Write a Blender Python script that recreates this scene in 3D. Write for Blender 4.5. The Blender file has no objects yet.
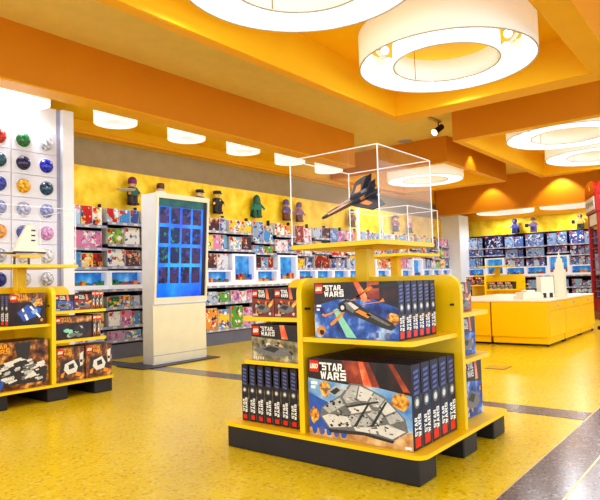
import bpy, bmesh, math, random
from mathutils import Vector, Matrix, Quaternion
random.seed(11)
PI = math.pi
S = bpy.context.scene
COL = S.collection
S.view_settings.view_transform = 'Standard'
S.view_settings.look = 'Medium High Contrast'
S.view_settings.exposure = 0.0

# ------------------------------------------------------------------ helpers
def lin(c):
    return tuple(((v / 12.92) if v <= .04045 else ((v + .055) / 1.055) ** 2.4) for v in c)
def rgb(r, g, b):
    return lin((r / 255., g / 255., b / 255.))

class MB:
    """collects shapes, built as ONE mesh object"""
    def __init__(s): s.v = []; s.f = []; s.m = []; s.sm = []
    def face(s, pts, m=0, smooth=False):
        n = len(s.v); s.v += [tuple(p) for p in pts]; s.f.append(tuple(range(n, n + len(pts)))); s.m.append(m); s.sm.append(smooth)
    def grid(s, vs, fs, m=0, smooth=False):
        n = len(s.v); s.v += [tuple(p) for p in vs]
        for f in fs: s.f.append(tuple(n + i for i in f)); s.m.append(m); s.sm.append(smooth)
    def box(s, x0, x1, y0, y1, z0, z1, m=0):
        vs = [(x, y, z) for z in (z0, z1) for y in (y0, y1) for x in (x0, x1)]
        s.grid(vs, [(0, 2, 3, 1), (4, 5, 7, 6), (0, 1, 5, 4), (2, 6, 7, 3), (0, 4, 6, 2), (1, 3, 7, 5)], m)
    def bbox(s, x0, x1, y0, y1, z0, z1, b=.003, m=0):
        """box with chamfered vertical and top edges"""
        o = [(x0 + b, y0), (x1 - b, y0), (x1, y0 + b), (x1, y1 - b), (x1 - b, y1), (x0 + b, y1), (x0, y1 - b), (x0, y0 + b)]
        i = [(min(max(x, x0 + b), x1 - b), min(max(y, y0 + b), y1 - b)) for x, y in o]
        n = 8
        vs = [(x, y, z0 + b) for x, y in o] + [(x, y, z1 - b) for x, y in o] + [(x, y, z1) for x, y in i] + [(x, y, z0) for x, y in i]
        fs = [(k, (k + 1) % n, n + (k + 1) % n, n + k) for k in range(n)] + [(n + k, n + (k + 1) % n, 2 * n + (k + 1) % n, 2 * n + k) for k in range(n)]
        fs += [(3 * n + (k + 1) % n, (k + 1) % n, k, 3 * n + k)[::-1][::-1] for k in range(n)]
        fs += [tuple(range(2 * n, 3 * n)), tuple(range(4 * n - 1, 3 * n - 1, -1))]
        s.grid(vs, fs, m)
    def prism(s, poly, axis, a, b, m=0):
        """extrude 2-D polygon along axis: 'x' poly=(y,z), 'y' poly=(x,z), 'z' poly=(x,y)"""
        def P(p, t):
            return {'x': (t, p[0], p[1]), 'y': (p[0], t, p[1]), 'z': (p[0], p[1], t)}[axis]
        n = len(poly)
        vs = [P(p, a) for p in poly] + [P(p, b) for p in poly]
        fs = [(k, (k + 1) % n, n + (k + 1) % n, n + k) for k in range(n)] + [tuple(range(n - 1, -1, -1)), tuple(range(n, 2 * n))]
        s.grid(vs, fs, m)
    def lathe(s, prof, c=(0, 0, 0), n=24, m=0, axis='z', smooth=True, close=False):
        """prof = [(r, h)...] revolved about axis through c"""
        vs = []
        for r, h in prof:
            for k in range(n):
                a = 2 * PI * k / n; u, w = r * math.cos(a), r * math.sin(a)
                p = {'z': (u, w, h), 'y': (u, h, w), 'x': (h, u, w)}[axis]
                vs.append((p[0] + c[0], p[1] + c[1], p[2] + c[2]))
        fs = []
        L = len(prof)
        for j in range(L - 1 if not close else L):
            j2 = (j + 1) % L
            for k in range(n):
                fs.append((j * n + k, j * n + (k + 1) % n, j2 * n + (k + 1) % n, j2 * n + k))
        s.grid(vs, fs, m, smooth)
    def tube(s, p, q, r, r2=None, n=8, m=0):
        p, q = Vector(p), Vector(q); r2 = r if r2 is None else r2
        d = (q - p).normalized(); a = d.orthogonal().normalized(); b = d.cross(a)
        vs = [p + (a * math.cos(2 * PI * k / n) + b * math.sin(2 * PI * k / n)) * r for k in range(n)]
        vs += [q + (a * math.cos(2 * PI * k / n) + b * math.sin(2 * PI * k / n)) * r2 for k in range(n)]
        s.grid(vs, [(k, (k + 1) % n, n + (k + 1) % n, n + k) for k in range(n)] + [tuple(range(n - 1, -1, -1)), tuple(range(n, 2 * n))], m)
    def ball(s, c, r, n=12, m=0, sc=(1, 1, 1)):
        vs = []; fs = []; k2 = n // 2
        for j in range(k2 + 1):
            t = PI * j / k2
            for k in range(n):
                a = 2 * PI * k / n
                vs.append((c[0] + sc[0] * r * math.sin(t) * math.cos(a), c[1] + sc[1] * r * math.sin(t) * math.sin(a), c[2] + sc[2] * r * math.cos(t)))
        for j in range(k2):
            for k in range(n): fs.append((j * n + k, j * n + (k + 1) % n, (j + 1) * n + (k + 1) % n, (j + 1) * n + k))
        s.grid(vs, fs, m, True)
    def add2d(s, polys, o, u, w, m=0):
        o, u, w = Vector(o), Vector(u), Vector(w)
        for vs, fs in polys: s.grid([o + u * a + w * b for a, b in vs], fs, m)
    def mesh(s, name, mats):
        me = bpy.data.meshes.new(name); me.from_pydata(s.v, [], s.f)
        for m in (mats if isinstance(mats, (list, tuple)) else [mats]): me.materials.append(m)
        for p, mi, sm in zip(me.polygons, s.m, s.sm): p.material_index = mi; p.use_smooth = sm
        bm = bmesh.new(); bm.from_mesh(me); bmesh.ops.remove_doubles(bm, verts=bm.verts, dist=1e-6)
        if not getattr(s, 'flat', False): bmesh.ops.recalc_face_normals(bm, faces=bm.faces)
        bm.to_mesh(me); bm.free(); me.update()
        return me
    def build(s, name, mats, parent=None, loc=(0, 0, 0), rz=0):
        o = bpy.data.objects.new(name, s.mesh(name, mats)); COL.objects.link(o)
        o.location = loc; o.rotation_euler = (0, 0, rz)
        if parent: o.parent = parent
        return o

def tag(o, label=None, cat=None, group=None, kind=None):
    if label: o['label'] = label
    if cat: o['category'] = cat
    if group: o['group'] = group
    if kind: o['kind'] = kind
    return o
def empty(name, loc, rz=0):
    o = bpy.data.objects.new(name, None); COL.objects.link(o); o.location = loc; o.rotation_euler = (0, 0, rz); o.empty_display_size = .05
    return o
def kids(o): return [c for c in bpy.data.objects if c.parent == o]
def copy_tree(o, parent=None, ch=None):
    c = o.copy(); COL.objects.link(c); c.parent = parent
    for k in (kids(o) if ch is None else ch): copy_tree(k, c)
    return c
def struct(o): o['kind'] = 'structure'; return o
def inst(me, name, loc, rz=0, parent=None):
    o = bpy.data.objects.new(name, me); COL.objects.link(o); o.location = loc; o.rotation_euler = (0, 0, rz)
    if parent: o.parent = parent
    return o
ORD = ['first', 'second', 'third', 'fourth', 'fifth', 'sixth', 'seventh', 'eighth', 'ninth', 'tenth', 'eleventh', 'twelfth',
       'thirteenth', 'fourteenth', 'fifteenth', 'sixteenth', 'seventeenth', 'eighteenth', 'nineteenth', 'twentieth', 'twenty-first']

# ------------------------------------------------------------------ text as flat polygons
_tc = {}
def text2d(t, bold=.0):
    """polygons of a word, normalised to the unit square"""
    if (t, bold) in _tc: return _tc[(t, bold)]
    c = bpy.data.curves.new('t', 'FONT'); c.body = t; c.offset = bold; c.resolution_u = 2; c.fill_mode = 'FRONT'
    o = bpy.data.objects.new('t', c); COL.objects.link(o)
    dg = bpy.context.evaluated_depsgraph_get(); me = bpy.data.meshes.new_from_object(o.evaluated_get(dg))
    vs = [(v.co.x, v.co.y) for v in me.vertices]; fs = [tuple(p.vertices) for p in me.polygons]
    x0 = min(v[0] for v in vs); x1 = max(v[0] for v in vs); y0 = min(v[1] for v in vs); y1 = max(v[1] for v in vs)
    vs = [((x - x0) / (x1 - x0), (y - y0) / (y1 - y0)) for x, y in vs]
    bpy.data.objects.remove(o); bpy.data.meshes.remove(me); bpy.data.curves.remove(c)
    _tc[(t, bold)] = (vs, fs); return _tc[(t, bold)]
def put_text(mb, t, o, u, w, m=0, bold=.03, shear=0):
    vs, fs = text2d(t, bold)
    mb.add2d([([(a + shear * b, b) for a, b in vs], fs)], o, u, w, m)

# ------------------------------------------------------------------ materials
def nodes(name):
    m = bpy.data.materials.new(name); m.use_nodes = True; nt = m.node_tree
    return m, nt, nt.nodes['Principled BSDF']
def N(nt, t, **kw):
    n = nt.nodes.new(t)
    for k, v in kw.items(): setattr(n, k, v)
    return n
def pm(name, col, rough=.5, amt=.06, scale=6, metal=0, spec=.5, emit=0, bump=0, coat=0):
    """plain procedural paint: colour with a soft noise variation"""
    m, nt, b = nodes(name)
    tc = N(nt, 'ShaderNodeTexCoord'); nz = N(nt, 'ShaderNodeTexNoise'); nz.inputs['Scale'].default_value = scale; nz.inputs['Detail'].default_value = 3
    nt.links.new(tc.outputs['Object'], nz.inputs['Vector'])
    r = N(nt, 'ShaderNodeValToRGB'); r.color_ramp.elements[0].position = .3; r.color_ramp.elements[1].position = .7
    r.color_ramp.elements[0].color = (*[c * (1 - amt) for c in col], 1); r.color_ramp.elements[1].color = (*[min(1, c * (1 + amt)) for c in col], 1)
    nt.links.new(nz.outputs['Fac'], r.inputs['Fac']); nt.links.new(r.outputs['Color'], b.inputs['Base Color'])
    b.inputs['Roughness'].default_value = rough; b.inputs['Metallic'].default_value = metal
    b.inputs['Specular IOR Level'].default_value = spec; b.inputs['Coat Weight'].default_value = coat
    if emit:
        nt.links.new(r.outputs['Color'], b.inputs['Emission Color']); b.inputs['Emission Strength'].default_value = emit
    if bump:
        bp = N(nt, 'ShaderNodeBump'); bp.inputs['Strength'].default_value = bump
        nt.links.new(nz.outputs['Fac'], bp.inputs['Height']); nt.links.new(bp.outputs['Normal'], b.inputs['Normal'])
    return m
def speckle(name, base, dark, light, rough=.16, scale=75, spec=.5):
    m, nt, b = nodes(name)
    tc = N(nt, 'ShaderNodeTexCoord')
    v = N(nt, 'ShaderNodeTexVoronoi'); v.inputs['Scale'].default_value = scale
    nz = N(nt, 'ShaderNodeTexNoise'); nz.inputs['Scale'].default_value = .8; nz.inputs['Detail'].default_value = 2
    nt.links.new(tc.outputs['Object'], v.inputs['Vector']); nt.links.new(tc.outputs['Object'], nz.inputs['Vector'])
    sp = N(nt, 'ShaderNodeSeparateColor'); nt.links.new(v.outputs['Color'], sp.inputs['Color'])
    r = N(nt, 'ShaderNodeValToRGB'); e = r.color_ramp.elements
    e[0].position = 0; e[0].color = (*dark, 1); e[1].position = 1; e[1].color = (*light, 1)
    for p in (.22, .78): x = e.new(p); x.color = (*base, 1)
    nt.links.new(sp.outputs['Red'], r.inputs['Fac'])
    mx = N(nt, 'ShaderNodeMix', data_type='RGBA', blend_type='MULTIPLY'); mx.inputs['Factor'].default_value = .25
    nt.links.new(r.outputs['Color'], mx.inputs['A']); nt.links.new(nz.outputs['Fac'], mx.inputs['B'])
    nt.links.new(mx.outputs['Result'], b.inputs['Base Color'])
    b.inputs['Roughness'].default_value = rough; b.inputs['Specular IOR Level'].default_value = spec
    return m
def art(name, pal, scale=13, dist=.6, emit=0, rand=True):
    """printed picture: irregular patches of a palette, another layout on every box"""
    m, nt, b = nodes(name)
    tc = N(nt, 'ShaderNodeTexCoord'); oi = N(nt, 'ShaderNodeObjectInfo')
    ad = N(nt, 'ShaderNodeVectorMath', operation='MULTIPLY_ADD')
    ad.inputs[1].default_value = (1, .15, 1)
    nt.links.new(tc.outputs['Object'], ad.inputs[0])
    cmb = N(nt, 'ShaderNodeCombineXYZ'); ml = N(nt, 'ShaderNodeMath', operation='MULTIPLY'); ml.inputs[1].default_value = 37.0 if rand else 0
    nt.links.new(oi.outputs['Random'], ml.inputs[0])
    for k in range(3): nt.links.new(ml.outputs[0], cmb.inputs[k])
    nt.links.new(cmb.outputs[0], ad.inputs[2])
    nz = N(nt, 'ShaderNodeTexNoise'); nz.inputs['Scale'].default_value = scale * .8; nz.inputs['Detail'].default_value = 3
    nt.links.new(ad.outputs[0], nz.inputs['Vector'])
    mx = N(nt, 'ShaderNodeVectorMath', operation='MULTIPLY_ADD'); mx.inputs[1].default_value = (dist / scale * 3,) * 3
    nt.links.new(nz.outputs['Color'], mx.inputs[0]); nt.links.new(ad.outputs[0], mx.inputs[2])
    v = N(nt, 'ShaderNodeTexVoronoi'); v.inputs['Scale'].default_value = scale
    nt.links.new(mx.outputs[0], v.inputs['Vector'])
    sp = N(nt, 'ShaderNodeSeparateColor'); nt.links.new(v.outputs['Color'], sp.inputs['Color'])
    r = N(nt, 'ShaderNodeValToRGB'); r.color_ramp.interpolation = 'CONSTANT'; e = r.color_ramp.elements
    n = len(pal)
    e[0].position = 0; e[0].color = (*pal[0], 1); e[1].position = 1 - 1. / n; e[1].color = (*pal[-1], 1)
    for k in range(1, n - 1): x = e.new(k / n); x.color = (*pal[k], 1)
    nt.links.new(sp.outputs['Red'], r.inputs['Fac'])
    if rand:
        r2 = N(nt, 'ShaderNodeValToRGB'); r2.color_ramp.interpolation = 'CONSTANT'; e2 = r2.color_ramp.elements
        e2[0].position = 0; e2[0].color = (*pal[1], 1); e2[1].position = .72; e2[1].color = (*pal[4], 1)
        for k, q in ((.26, 3), (.5, 0)): x = e2.new(k); x.color = (*pal[q], 1)
        nt.links.new(oi.outputs['Random'], r2.inputs['Fac'])
        n3 = N(nt, 'ShaderNodeTexNoise'); n3.inputs['Scale'].default_value = 9; n3.inputs['Detail'].default_value = 2
        nt.links.new(ad.outputs[0], n3.inputs['Vector'])
        gt = N(nt, 'ShaderNodeMath', operation='GREATER_THAN'); gt.inputs[1].default_value = .5; nt.links.new(n3.outputs['Fac'], gt.inputs[0])
        mxc = N(nt, 'ShaderNodeMix', data_type='RGBA'); nt.links.new(gt.outputs[0], mxc.inputs['Factor'])
        nt.links.new(r2.outputs['Color'], mxc.inputs['A']); nt.links.new(r.outputs['Color'], mxc.inputs['B']); r = mxc
    ro = r.outputs['Result'] if rand else r.outputs['Color']
    nt.links.new(ro, b.inputs['Base Color'])
    b.inputs['Roughness'].default_value = .35
    if emit:
        nt.links.new(ro, b.inputs['Emission Color']); b.inputs['Emission Strength'].default_value = emit
    return m
def cloud(name, c0, c1, c2, scale=5, emit=0, rough=.3):
    """soft three-tone print"""
    m, nt, b = nodes(name)
    tc = N(nt, 'ShaderNodeTexCoord'); nz = N(nt, 'ShaderNodeTexNoise'); nz.inputs['Scale'].default_value = scale; nz.inputs['Detail'].default_value = 4
    nt.links.new(tc.outputs['Object'], nz.inputs['Vector'])
    r = N(nt, 'ShaderNodeValToRGB'); e = r.color_ramp.elements
    e[0].position = .36; e[0].color = (*c0, 1); e[1].position = .68; e[1].color = (*c2, 1); x = e.new(.52); x.color = (*c1, 1)
    nt.links.new(nz.outputs['Fac'], r.inputs['Fac']); nt.links.new(r.outputs['Color'], b.inputs['Base Color'])
    b.inputs['Roughness'].default_value = rough
    if emit:
        nt.links.new(r.outputs['Color'], b.inputs['Emission Color']); b.inputs['Emission Strength'].default_value = emit
    return m
def glow(name, col, st, amt=.03):
    m, nt, b = nodes(name)
    tc = N(nt, 'ShaderNodeTexCoord'); nz = N(nt, 'ShaderNodeTexNoise'); nz.inputs['Scale'].default_value = 4
    nt.links.new(tc.outputs['Object'], nz.inputs['Vector'])
    r = N(nt, 'ShaderNodeValToRGB'); r.color_ramp.elements[0].color = (*[c * (1 - amt) for c in col], 1); r.color_ramp.elements[1].color = (*col, 1)
    nt.links.new(nz.outputs['Fac'], r.inputs['Fac'])
    nt.links.new(r.outputs['Color'], b.inputs['Emission Color']); nt.links.new(r.outputs['Color'], b.inputs['Base Color'])
    b.inputs['Emission Strength'].default_value = st; b.inputs['Roughness'].default_value = .6
    return m
def acrylic(name, tint=(1, 1, 1), refl=.08, milky=.02):
    m, nt, b = nodes(name); out = nt.nodes['Material Output']; nt.nodes.remove(b)
    t = N(nt, 'ShaderNodeBsdfTransparent'); t.inputs['Color'].default_value = (*tint, 1)
    g = N(nt, 'ShaderNodeBsdfGlossy'); g.inputs['Roughness'].default_value = .03
    d = N(nt, 'ShaderNodeBsdfDiffuse'); d.inputs['Color'].default_value = (.9, .93, 1, 1)
    tc = N(nt, 'ShaderNodeTexCoord'); nz = N(nt, 'ShaderNodeTexNoise'); nz.inputs['Scale'].default_value = 3
    nt.links.new(tc.outputs['Object'], nz.inputs['Vector'])
    lw = N(nt, 'ShaderNodeLayerWeight'); lw.inputs['Blend'].default_value = .25
    mm = N(nt, 'ShaderNodeMath', operation='MULTIPLY_ADD'); mm.inputs[1].default_value = .09; mm.inputs[2].default_value = refl
    nt.links.new(lw.outputs['Fresnel'], mm.inputs[0])
    a = N(nt, 'ShaderNodeMixShader'); nt.links.new(mm.outputs[0], a.inputs['Fac']); nt.links.new(t.outputs[0], a.inputs[1]); nt.links.new(g.outputs[0], a.inputs[2])
    m2 = N(nt, 'ShaderNodeMath', operation='MULTIPLY'); m2.inputs[1].default_value = milky * 2; nt.links.new(nz.outputs['Fac'], m2.inputs[0])
    c = N(nt, 'ShaderNodeMixShader'); nt.links.new(m2.outputs[0], c.inputs['Fac']); nt.links.new(a.outputs[0], c.inputs[1]); nt.links.new(d.outputs[0], c.inputs[2])
    nt.links.new(c.outputs[0], out.inputs['Surface'])
    return m

M = {}
M['floor'] = speckle('yellow_terrazzo', rgb(244, 214, 30), rgb(216, 176, 10), rgb(252, 232, 96), .22, 70)
M['stripe'] = speckle('dark_terrazzo', rgb(104, 102, 112), rgb(70, 70, 82), rgb(150, 148, 156), .2, 90)
M['grey_floor'] = speckle('grey_terrazzo', rgb(140, 138, 150), rgb(104, 102, 116), rgb(176, 174, 184), .2, 90)
M['joint'] = pm('joint_metal', rgb(205, 190, 130), .3, metal=.3)
M['ceil'] = pm('pale_yellow_ceiling', rgb(232, 204, 120), .8, .03)
M['beam'] = pm('orange_beam', rgb(218, 140, 0), .55, .03, 2)
M['tray'] = pm('bright_tray', rgb(255, 196, 4), .6, .03, 2)
M['soffit'] = pm('bright_soffit', rgb(255, 206, 16), .5, .03, 2)
M['lip'] = pm('lip', rgb(244, 178, 4), .5, .03, 2)
M['beige'] = pm('beige_bulkhead', rgb(180, 164, 130), .8, .05)
M['white'] = pm('white_paint', rgb(238, 240, 246), .45, .03)
M['cream'] = pm('cream_panel', rgb(240, 234, 206), .45, .03)
M['binwall'] = pm('bin_panel', rgb(228, 228, 238), .35, .03)
M['mural'] = cloud('yellow_mural', rgb(234, 190, 10), rgb(252, 214, 40), rgb(255, 226, 90), 5, rough=.5)
M['yel'] = pm('yellow_powder_coat', rgb(252, 208, 8), .35, .04, 5)
M['yel_in'] = pm('yellow_panel', rgb(244, 200, 16), .45, .05, 5)
M['counter'] = pm('counter_yellow', rgb(255, 200, 0), .3, .03, 3)
M['black'] = pm('black_base', rgb(38, 36, 44), .5, .15)
M['blackish'] = pm('dark_metal', rgb(30, 30, 36), .4, .15)
M['navy'] = pm('shelf_back', rgb(34, 38, 66), .6, .15)
M['shelf'] = pm('shelf_board', rgb(66, 66, 92), .45, .1)
M['rail'] = pm('price_rail', rgb(170, 172, 200), .4, .08)
M['plinth'] = pm('plinth_grey', rgb(112, 116, 140), .45, .06)
M['boxdark'] = pm('box_card_dark', rgb(22, 20, 30), .4, .2)
M['boxnavy'] = pm('box_card_navy', rgb(30, 28, 66), .4, .15)
M['boxbrown'] = pm('box_card_brown', rgb(60, 42, 34), .4, .15)
M['ink_white'] = pm('ink_white', rgb(250, 250, 250), .4, .01)
M['ink_red'] = pm('ink_red', rgb(222, 40, 24), .4, .04)
M['ink_gold'] = pm('ink_gold', rgb(246, 170, 40), .4, .1, 40)
M['ink_black'] = pm('ink_black', rgb(20, 18, 24), .4, .1)
M['ink_yellow'] = pm('ink_yellow', rgb(255, 214, 30), .4, .03)
M['ink_grey'] = pm('ink_grey', rgb(190, 190, 190), .4, .14, 60)
M['ink_pale'] = pm('ink_pale', rgb(226, 224, 220), .4, .08, 50)
M['ink_mid'] = pm('ink_mid', rgb(120, 120, 122), .4, .15, 60)
M['ink_dark'] = pm('ink_dark', rgb(52, 50, 54), .4, .2, 60)
M['ink_orange'] = pm('ink_orange', rgb(240, 150, 40), .4, .12, 50)
M['ink_blue'] = pm('ink_blue', rgb(52, 96, 190), .4, .15, 40)
M['ink_lblue'] = pm('ink_light_blue', rgb(150, 190, 235), .4, .1, 40)
M['ink_navy'] = pm('ink_navy', rgb(26, 24, 46), .4, .15)
M['ink_green'] = pm('ink_green', rgb(150, 220, 190), .4, .1, 40)
M['ink_purple'] = pm('ink_violet', rgb(96, 104, 170), .4, .25, 60)
M['bg_dark'] = cloud('print_dark', rgb(20, 14, 24), rgb(44, 24, 28), rgb(70, 34, 30), 12)
M['bg_space'] = cloud('print_space', rgb(20, 34, 110), rgb(50, 100, 196), rgb(190, 214, 244), 11)
M['bg_sky'] = cloud('print_sky', rgb(70, 132, 204), rgb(140, 186, 232), rgb(212, 226, 240), 8)
M['bg_sand'] = cloud('print_sand', rgb(176, 120, 70), rgb(216, 170, 116), rgb(238, 206, 160), 14)
M['bg_beam'] = cloud('print_beam', rgb(214, 70, 40), rgb(240, 110, 60), rgb(255, 190, 140), 10)
M['bg_rust'] = cloud('print_rust', rgb(90, 30, 24), rgb(150, 56, 36), rgb(206, 100, 56), 10)
M['bg_fire'] = cloud('print_fire', rgb(150, 74, 24), rgb(234, 166, 60), rgb(255, 226, 120), 40)
M['bg_amber'] = cloud('print_amber', rgb(40, 26, 24), rgb(126, 72, 36), rgb(236, 176, 90), 16)
M['bg_olive'] = cloud('print_olive', rgb(90, 84, 66), rgb(150, 140, 104), rgb(214, 200, 160), 18)
M['lamp'] = glow('lamp_shade', (.97, .97, 1), .56)
M['lamp_in'] = glow('lamp_shade_inside', (.95, .96, 1), .50)
M['shade_out'] = glow('warm_shade', (.95, .96, .86), .30)
M['bulb'] = glow('bulb', (1, .98, .94), 1.8)
M['disc'] = glow('lamp_diffuser', (.86, .86, .92), .46)
M['rim'] = pm('shade_rim', rgb(206, 200, 190), .5, .04)
M['rod'] = pm('brass_rod', rgb(190, 160, 100), .4, .05, metal=.5)
M['acrylic'] = acrylic('acrylic_sheet', (1, 1, 1), .012, .002)
M['edge'] = pm('acrylic_edge_glow', rgb(235, 240, 246), .2, .03, emit=.12)  # slight emission added to make the clear edges look bright
M['screen'] = cloud('screen_blue', rgb(8, 70, 200), rgb(16, 112, 232), rgb(40, 150, 240), 2.2, emit=.55, rough=.15)
M['scr_green'] = cloud('screen_green', rgb(10, 70, 80), rgb(20, 96, 84), rgb(40, 130, 96), 4, emit=.3)
M['scr_dark'] = art('screen_pictures', [rgb(14, 22, 70), rgb(22, 30, 90), rgb(16, 20, 50), rgb(40, 70, 160), rgb(60, 40, 90), rgb(18, 26, 80)], 22, emit=.35)
M['scr_grn2'] = art('screen_pictures_green', [rgb(14, 60, 80), rgb(20, 96, 90), rgb(16, 40, 90), rgb(30, 130, 110), rgb(14, 30, 80)], 22, emit=.35)
M['red'] = pm('booth_red', rgb(160, 20, 16), .3, .06)
M['red_dark'] = pm('booth_red_dark', rgb(120, 14, 14), .35, .06)
M['glass_dark'] = pm('booth_glass', rgb(70, 30, 30), .08, .1)
M['model_white'] = pm('white_bricks', rgb(240, 234, 214), .35, .03)
M['model_dark'] = pm('dark_bricks', rgb(24, 22, 40), .3, .15, 30)
M['model_orange'] = pm('orange_bricks', rgb(226, 140, 50), .3, .08, 30)
M['model_yellow'] = pm('yellow_bricks', rgb(246, 190, 30), .3, .08, 30)
M['plate'] = pm('floor_plate', rgb(70, 72, 84), .4, .08)
M['hatch'] = pm('hatch_yellow', rgb(214, 168, 20), .35, .05)

# ------------------------------------------------------------------ camera
pit, rol, yaw, FPX, H = .0535695969, -.028388268, .669200415, 578.043, .95
fw = Vector((math.cos(yaw) * math.cos(pit), math.sin(yaw) * math.cos(pit), math.sin(pit)))
rt0 = Vector((math.sin(yaw), -math.cos(yaw), 0)); up0 = rt0.cross(fw)
rt = math.cos(rol) * rt0 + math.sin(rol) * up0; up = -math.sin(rol) * rt0 + math.cos(rol) * up0
cam = bpy.data.cameras.new('camera'); co = bpy.data.objects.new('camera', cam); COL.objects.link(co)
mt = Matrix((rt, up, -fw)).transposed().to_4x4(); mt.translation = Vector((0, 0, H)); co.matrix_world = mt
cam.sensor_width = 36; cam.sensor_fit = 'HORIZONTAL'; cam.lens = FPX / 600 * 36; cam.clip_start = .05; cam.clip_end = 100
S.camera = co

# ------------------------------------------------------------------ room shell
X0, X1, Y0, Y1 = -2.5, 16.3, -3.0, 7.15
ZC = 3.46
def slab(name, x0, x1, y0, y1, z0, z1, mat):
    b = MB(); b.box(x0, x1, y0, y1, z0, z1); return struct(b.build(name, M[mat]))
slab('floor', X0, X1, Y0, Y1, -.1, 0, 'floor')
slab('trim_1', X0, X1, .70, .925, -.02, .002, 'stripe')
slab('trim_2', 4.09, 4.33, .925, 6.6, -.02, .002, 'stripe')
slab('trim_3', X0, X1, Y0, .69, -.02, .0015, 'grey_floor')
slab('trim_4', X0, X1, .69, .70, -.02, .0024, 'joint')
slab('trim_5', X0, X1, .925, .933, -.02, .0024, 'joint')
slab('ceiling', X0, X1, Y0, Y1, ZC, ZC + .1, 'ceil')
slab('wall_left', X0, X1, 7.0, Y1, 0, ZC, 'beige')
slab('wall_right', 16.1, X1, Y0, 7.0, 0, ZC, 'beige')
# orange bulkheads and beam
slab('trim_6', X0, 8.36, 5.35, 5.60, 2.90, ZC, 'beam')
slab('trim_7', X0, 15.6, 6.78, 7.0, 2.95, ZC, 'soffit')          # far side of the lamp trough
b = MB(); b.box(X0, 15.6, 6.74, 6.80, 2.935, 2.985); struct(b.build('trim_8', M['lip']))
slab('trim_9', X0, 8.34, 5.60, 6.78, 3.12, 3.16, 'soffit')       # trough ceiling over the drum lamps
slab('trim_10', X0, 8.36, 5.345, 5.60, 2.885, 2.90, 'lip')
# dropped square tray frames
def tray(n, x0, x1, y0, y1, zb, wl, wr, wn, wf):
    b = MB()
    b.box(x0, x1, y1 - wl, y1, zb, ZC); b.box(x0, x1, y0, y0 + wr, zb, ZC)
    b.box(x0, x0 + wn, y0 + wr, y1 - wl, zb, ZC); b.box(x1 - wf, x1, y0 + wr, y1 - wl, zb, ZC)
    struct(b.build('trim_%d' % n, M['beam']))
    b = MB(); t = .012
    b.box(x0 + wn, x1 - wf, y1 - wl - t, y1 - wl, zb + .002, ZC - .02); b.box(x0 + wn, x1 - wf, y0 + wr, y0 + wr + t, zb + .002, ZC - .02)
    b.box(x0 + wn, x0 + wn + t, y0 + wr + t, y1 - wl - t, zb + .002, ZC - .02); b.box(x1 - wf - t, x1 - wf, y0 + wr + t, y1 - wl - t, zb + .002, ZC - .02)
    b.box(x0 + wn, x1 - wf, y0 + wr, y1 - wl, ZC - .02, ZC - .003)
    struct(b.build('trim_%d' % (n + 1), M['tray']))
    b = MB(); e = .003
    b.box(x0, x1, y1 - wl, y1, zb - e, zb); b.box(x0, x1, y0, y0 + wr, zb - e, zb); b.box(x0, x0 + wn, y0 + wr, y1 - wl, zb - e, zb); b.box(x1 - wf, x1, y0 + wr, y1 - wl, zb - e, zb)
    struct(b.build('trim_%d' % (n + 2), M['lip']))
tray(11, -.6, 6.77, .99, 3.61, 3.0, .10, .24, .3, .29)
tray(14, 8.25, 12.80, .9, 3.52, 3.0, .10, .24, .14, .2)
tray(17, 9.62, 12.70, 4.22, 6.74, 3.0, .12, .12, .14, .2)
# soffit over the right-hand wall
slab('trim_20', 14.5, 14.62, Y0, 6.74, 2.60, ZC, 'beam')
slab('trim_21', 14.495, 14.62, Y0, 6.74, 2.585, 2.60, 'lip')
slab('trim_22', 14.62, 16.1, Y0, 6.74, 2.86, 2.9, 'soffit')
slab('trim_23', 15.92, 16.1, Y0, 6.74, 2.50, 2.86, 'lip')
# murals above the shelves
slab('wall_mural_left', 3.5, 15.6, 6.82, 7.0, 1.95, 2.535, 'mural')
slab('wall_mural_right', 15.95, 16.1, Y0, 6.74, 1.95, 2.50, 'mural')
# white corner column
slab('wall_column', 14.95, 15.60, 6.30, 7.0, 0, 2.62, 'white')
# bins wall: white box with panels
slab('wall_bins', X0, 3.31, 6.02, 7.0, 0, 2.93, 'white')
slab('wall_bins_end', 3.36, 3.49, 5.97, 7.0, 0, 2.93, 'white')
slab('trim_24', 3.305, 3.36, 6.03, 7.0, 0, 2.93, 'rail')
b = MB()
for i in range(-3, 1):
    for j in range(11):
        xr = 3.308 + .501 * i; zt = 2.645 - .245 * j
        b.bbox(xr - .497, xr - .004, 6.0, 6.019, max(zt - .241, 0.02), zt - .003, .002)
struct(b.build('wall_bins_panel', M['binwall']))

# ------------------------------------------------------------------ colour-bin globes
def make_bin(col, name):
    me_rim = MB(); me_rim.lathe([(.086, 0), (.088, -.008), (.080, -.014), (.076, -.008), (.076, 0)], n=28, axis='y')
    root = me_rim.build('brick_bin', M['white'])
    d = MB(); prof = [(.076 * math.cos(t), -.006 - .062 * math.sin(t)) for t in [PI / 2 * k / 8 for k in range(9)]]
    d.lathe(prof, n=28, axis='y')
    c2 = tuple(min(1, c * 1.6 + .05) for c in col); c0 = tuple(c * .45 for c in col)
    m = cloud(name, c0, col, c2, 34, rough=.06); m.node_tree.nodes['Principled BSDF'].inputs['Coat Weight'].default_value = .6
    d.build('dome', m, root)
    f = MB(); n = 12
    vs = []; fs = []
    for k in range(n + 1):
        a = PI * k / n
        for (r, y) in ((.074, -.022), (.056, -.052), (.052, -.054)):
            vs.append((r * math.cos(a) * 1.02, y, .03 + (r * math.sin(a)) * .55))
    for k in range(n):
        for j in range(2): fs.append((3 * k + j, 3 * k + j + 1, 3 * k + j + 4, 3 * k + j + 3))
    f.grid(vs, fs, 0, True); f.build('lid_flap', M['bin_lid'], root)
    return root
M['bin_lid'] = acrylic('bin_lid', refl=.35, milky=.12)
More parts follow.
